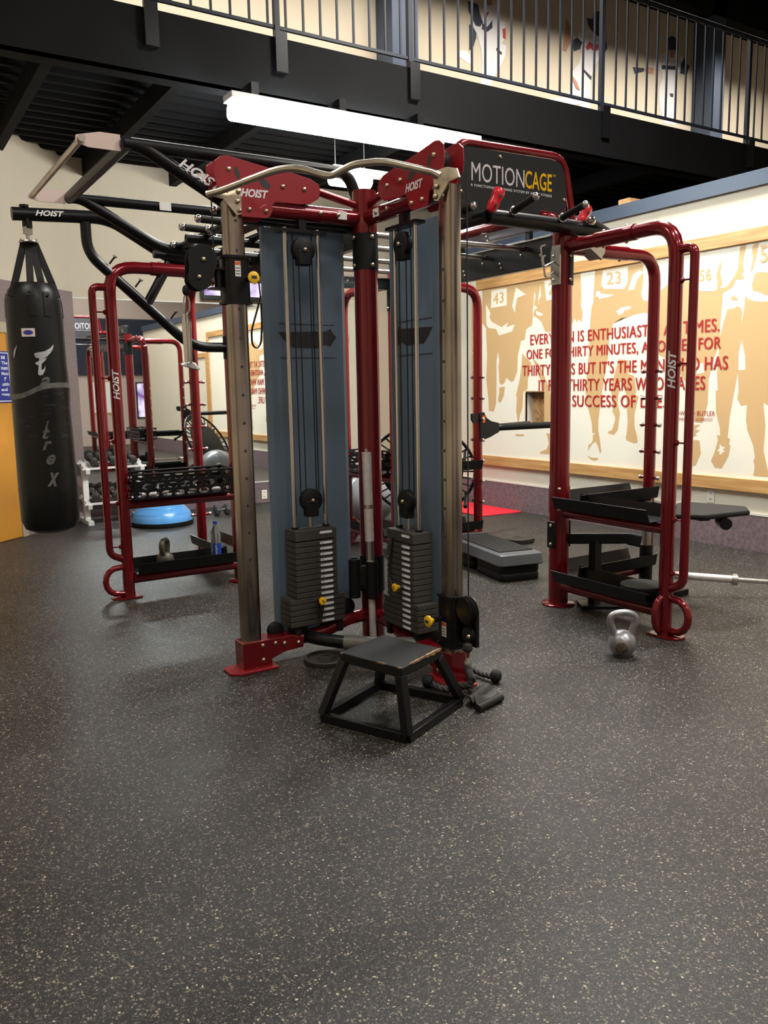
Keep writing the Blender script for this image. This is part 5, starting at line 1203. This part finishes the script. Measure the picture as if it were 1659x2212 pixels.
for e, d in ((e1, V(.6, -.5, -.1)), (e2, V(-.5, .6, .1))): part('rope_ball', MB().lathe([(.012, -.02), (.028, -.012), (.034, .004), (.030, .022), (.012, .034)], V(e.x, e.y, .034), 18, d), 'rubber', rp)
part('rope_clasp', MB().lathe([(.014, -.05), (.018, -.045), (.018, -.02), (.010, 0)], V(kn.x, kn.y, .155), 12), 'steel', rp)
part('carabiner', MB().tube([V(kn.x+.013*math.cos(a), kn.y, .175+.03*math.sin(a)) for a in [2*math.pi*k/14 for k in range(14)]], .0035, 8, closed=True), 'chrome', rp)
# ---- cuff on the floor
cf = onz(1040, 1512, 0); cu_ = thing('ankle_cuff', cf, 'crumpled black ankle cuff with metal rings beside the plyometric box', 'ankle cuff')
q0, q1, q2, q3, q4 = onz(1014, 1502, 0), onz(1063, 1490, 0), onz(1082, 1514, 0), onz(1032, 1539, 0), onz(1007, 1520, 0)
def sheet(P4, nu, nv, fn, th=.006):
    a, b, c, d = P4; vsx = []
    for i in range(nu+1):
        for j in range(nv+1):
            u, v = i/nu, j/nv; p_ = (a*(1-u)+b*u)*(1-v)+(d*(1-u)+c*u)*v; vsx.append(p_+UZ*(fn(u, v)+th))
    n0 = len(vsx); vsx += [p_-UZ*th for p_ in vsx]
    fs = []
    for i in range(nu):
        for j in range(nv):
            k = i*(nv+1)+j; f_ = (k, k+nv+1, k+nv+2, k+1); fs += [f_, tuple(n0+x for x in f_[::-1])]
    ed = [i*(nv+1) for i in range(nu+1)]+[nu*(nv+1)+j for j in range(1, nv+1)]+[i*(nv+1)+nv for i in range(nu-1, -1, -1)]+[j for j in range(nv-1, 0, -1)]
    for i in range(len(ed)):
        p_, q_ = ed[i], ed[(i+1) % len(ed)]; fs.append((p_, q_, n0+q_, n0+p_))
    return MB().add(vsx, fs)
part('cuff_body', sheet((q0, q1, q2, q3), 14, 10, lambda u, v: .001+.040*math.sin(math.pi*min(1, v*1.05))**.8*(.75+.25*math.sin(5*u+2))), 'soft_cuff', cu_)
part('cuff_flap', sheet((q4, q0.lerp(q1, .4), q1.lerp(q2, .3), q3.lerp(q4, .4)), 10, 6, lambda u, v: .022+.018*math.sin(math.pi*v)), 'soft_cuff', cu_)
part('cuff_strap', MB().tube([q0+UZ*.02, onz(1025, 1484, .03), onz(1045, 1486, .025), onz(1072, 1484, .012)], .010, 8, .03, flat=.4), 'strap', cu_)
part('cuff_roll', MB().cyl(q3+UZ*.018, q2+UZ*.018, .018, 12), 'soft_cuff', cu_)
for c_ in (onz(996, 1498, .012), onz(1070, 1488, .014)): part('metal_ring', MB().tube([c_+V(.016*math.cos(a), .012*math.sin(a), .006*math.sin(a)) for a in [2*math.pi*k/14 for k in range(14)]], .003, 8, closed=True), 'chrome', cu_)
# ---- cable handle on the left carriage
hx = FL(AL+.245, .003, 1.84)
hdl = thing('cable_handle', V(hx.x, hx.y, 1.50), 'chrome cable handle hanging from the left pulley', 'cable handle')
part('carabiner', MB().tube([V(hx.x+.014*math.cos(a), hx.y, 1.805+.042*math.sin(a)) for a in [2*math.pi*k/16 for k in range(16)]], .004, 8, closed=True), 'chrome', hdl)
part('handle_strap', MB().tube([(hx.x-.006, hx.y, 1.765), (hx.x-.01, hx.y, 1.74), (hx.x+.03, hx.y+.01, 1.52)], .010, 8, flat=.3), 'strap', hdl)
part('handle_tube', MB().lathe([(.016, 0), (.018, .01), (.022, .18), (.022, .20), (.015, .235), (.005, .24)], V(hx.x-.006, hx.y, 1.525), 18), 'chrome', hdl)
part('handle_flare', MB().lathe([(.046, -.004), (.048, 0), (.03, .014), (.020, .022)], V(hx.x+.0, hx.y, 1.520), 22, (.25, -.25, 1)), 'steel', hdl)
# ---- strap hanging from the ladder behind the left column
sx, sy = ony(555, 640, 5.40).x, 5.40
tr = thing('suspension_strap', (sx, sy, 1.55), 'black looped suspension strap hanging left of the left shroud panel', 'strap')
def trp(px, py): return ony(px, py, sy)
part('strap_loop', MB().tube([trp(563, 640), trp(556, 668), trp(543, 715), trp(545, 745), (trp(555, 754)), trp(564, 742), trp(566, 700), trp(564, 655)], .014, 8, .04, flat=.35), 'strap', tr)
part('strap_line', MB().tube([trp(555, 560), trp(558, 600), trp(563, 642)], .010, 8, flat=.4), 'strap', tr)
part('strap_hook', MB().tube([trp(555, 562), trp(553, 552), trp(556, 545), trp(562, 549)], .005, 8), 'chrome', tr)
hbz = trp(556, 545).z
part('strap_anchor', MB().cyl((sx, sy, hbz+.006), (sx, sy+.06, 2.25), .006, 8), 'strap', tr)
# ---- dumbbell rack by the mirror
rk = thing('dumbbell_rack', (2.28, 9.22, 0), 'white steel dumbbell rack against the mirror left of the blue dome', 'rack')
for x in (1.98, 2.56):
    e_ = part('end_frame', MB().b2((x-.03, 9.20, .05), (x+.03, 9.26, .66)), 'white_paint', rk, bevel=.003)
    part('foot', MB().b2((x-.03, 9.06, 0), (x+.03, 9.50, .05)), 'white_paint', e_, bevel=.003)
    for h in (.26, .64): part('shelf_arm', MB().bar((x, 9.05, h-.06), (x, 9.42, h+.02), .045, .05), 'white_paint', e_, bevel=.003)
for h in (.26, .64):
    for y in (9.10, 9.34): part('shelf_rail', MB().bar((1.93, y, h-.01+(y-9.2)*.2), (2.61, y, h-.01+(y-9.2)*.2), .05, .02), 'white_paint', rk)
def dumbbell(c, yaw, R_, label, L_=.16, m='iron', group='dumbbells on the rack', tilt=0.):
    c = V(c); d = V(math.cos(yaw), math.sin(yaw), tilt).normalized(); t = thing('dumbbell', c, label, 'dumbbell', group)
    part('grip', MB().cyl(c-d*L_*.5, c+d*L_*.5, .014, 10), 'steel', t)
    for s_ in (-1, 1): part('head', MB().lathe([(R_*.75, -.03), (R_, -.022), (R_, .022), (R_*.75, .03)], c+d*s_*L_*.5, 8, d), m, t)
for h, lv_ in ((.26, 'lower'), (.64, 'upper')):
    for i, x in enumerate((2.06, 2.165, 2.27, 2.375, 2.48)):
        dumbbell((x, 9.22, h+.060), 1.571, .046, '%s dumbbell on the %s shelf of the white rack' % (('leftmost', 'second', 'middle', 'fourth', 'rightmost')[i], lv_), .20, tilt=.2)
q = onz(480, 1112, .0)
dumbbell((q.x, q.y, .062), .1, .062, 'black dumbbell with pale ends on the floor by the mirror', .13, 'step_grey', 'floor dumbbells')
# ---- things in the basket
for i, (x, y) in enumerate(((1.62, 5.62), (1.74, 5.70), (1.86, 5.62), (1.98, 5.71), (2.09, 5.62))):
    hdn = thing('band_handle', (x, y, .69), '%s pale grip handle inside the left perforated basket' % ('leftmost', 'second', 'middle', 'fourth', 'rightmost')[i], 'handle', 'handles in the left basket')
    a_ = i*.7; d = V(math.cos(a_)*.05, math.sin(a_)*.03, .0)
    part('grip_tube', MB().cyl(V(x, y, .712)-d, V(x, y, .712)+d, .020, 12), ('bar_white', 'bare_plate')[i % 2], hdn)
    part('band', MB().tube([V(x, y, .712)-d, V(x-.02, y+.03, .77), V(x+.02, y-.03, .79), V(x, y, .712)+d], .008, 8, .03), 'grey_ball', hdn)
# ---- far wall clutter seen in the mirror
ct = thing('framed_certificate', (5.6, -4.05, 1.2), 'framed white certificate on the far wall, seen in the mirror', 'certificate')
part('frame', MB().b2((5.30, -4.05, .85), (5.95, -4.03, 1.75)), 'pine', ct); part('sheet', MB().b2((5.34, -4.03, .89), (5.91, -4.027, 1.71)), 'paper', ct, smooth=0)
part('seal', MB().lathe([(.05, 0), (.05, .003)], (5.5, -4.027, .98), 20, (0, 1, 0)), 'cert_gold', ct)
bdn = part('wall_banner', MB().b2((4.2, -4.05, 1.9), (9.5, -4.0, 3.4)), 'navy_wall', label='dark navy panel high on the far wall, seen in the mirror', cat='wall panel')
psx = thing('wall_poster', (6.8, -4.05, .9), 'purple lit poster on the far wall, seen in the mirror', 'poster')
part('poster_frame', MB().b2((6.5, -4.05, .7), (7.2, -4.03, 1.7)), 'black', psx); part('poster_print', MB().b2((6.54, -4.03, .74), (7.16, -4.028, 1.66)), 'tv_picture', psx, smooth=0)
# ---- carton on top of the partition wall
cq = onx(1362, 448, XR+.1); cbx = thing('cardboard_carton', (XR+.1, cq.y, 3.05), 'small brown carton left on top of the partition wall', 'box')
part('carton_body', MB().b2((XR-.0, cq.y-.08, 3.0505), (XR+.2, cq.y+.06, 3.10)), 'wood_raw', cbx, bevel=.002)
part('carton_flap', MB().b2((XR-.0, cq.y-.07, 3.1005), (XR+.09, cq.y+.05, 3.103)), 'pine', cbx)
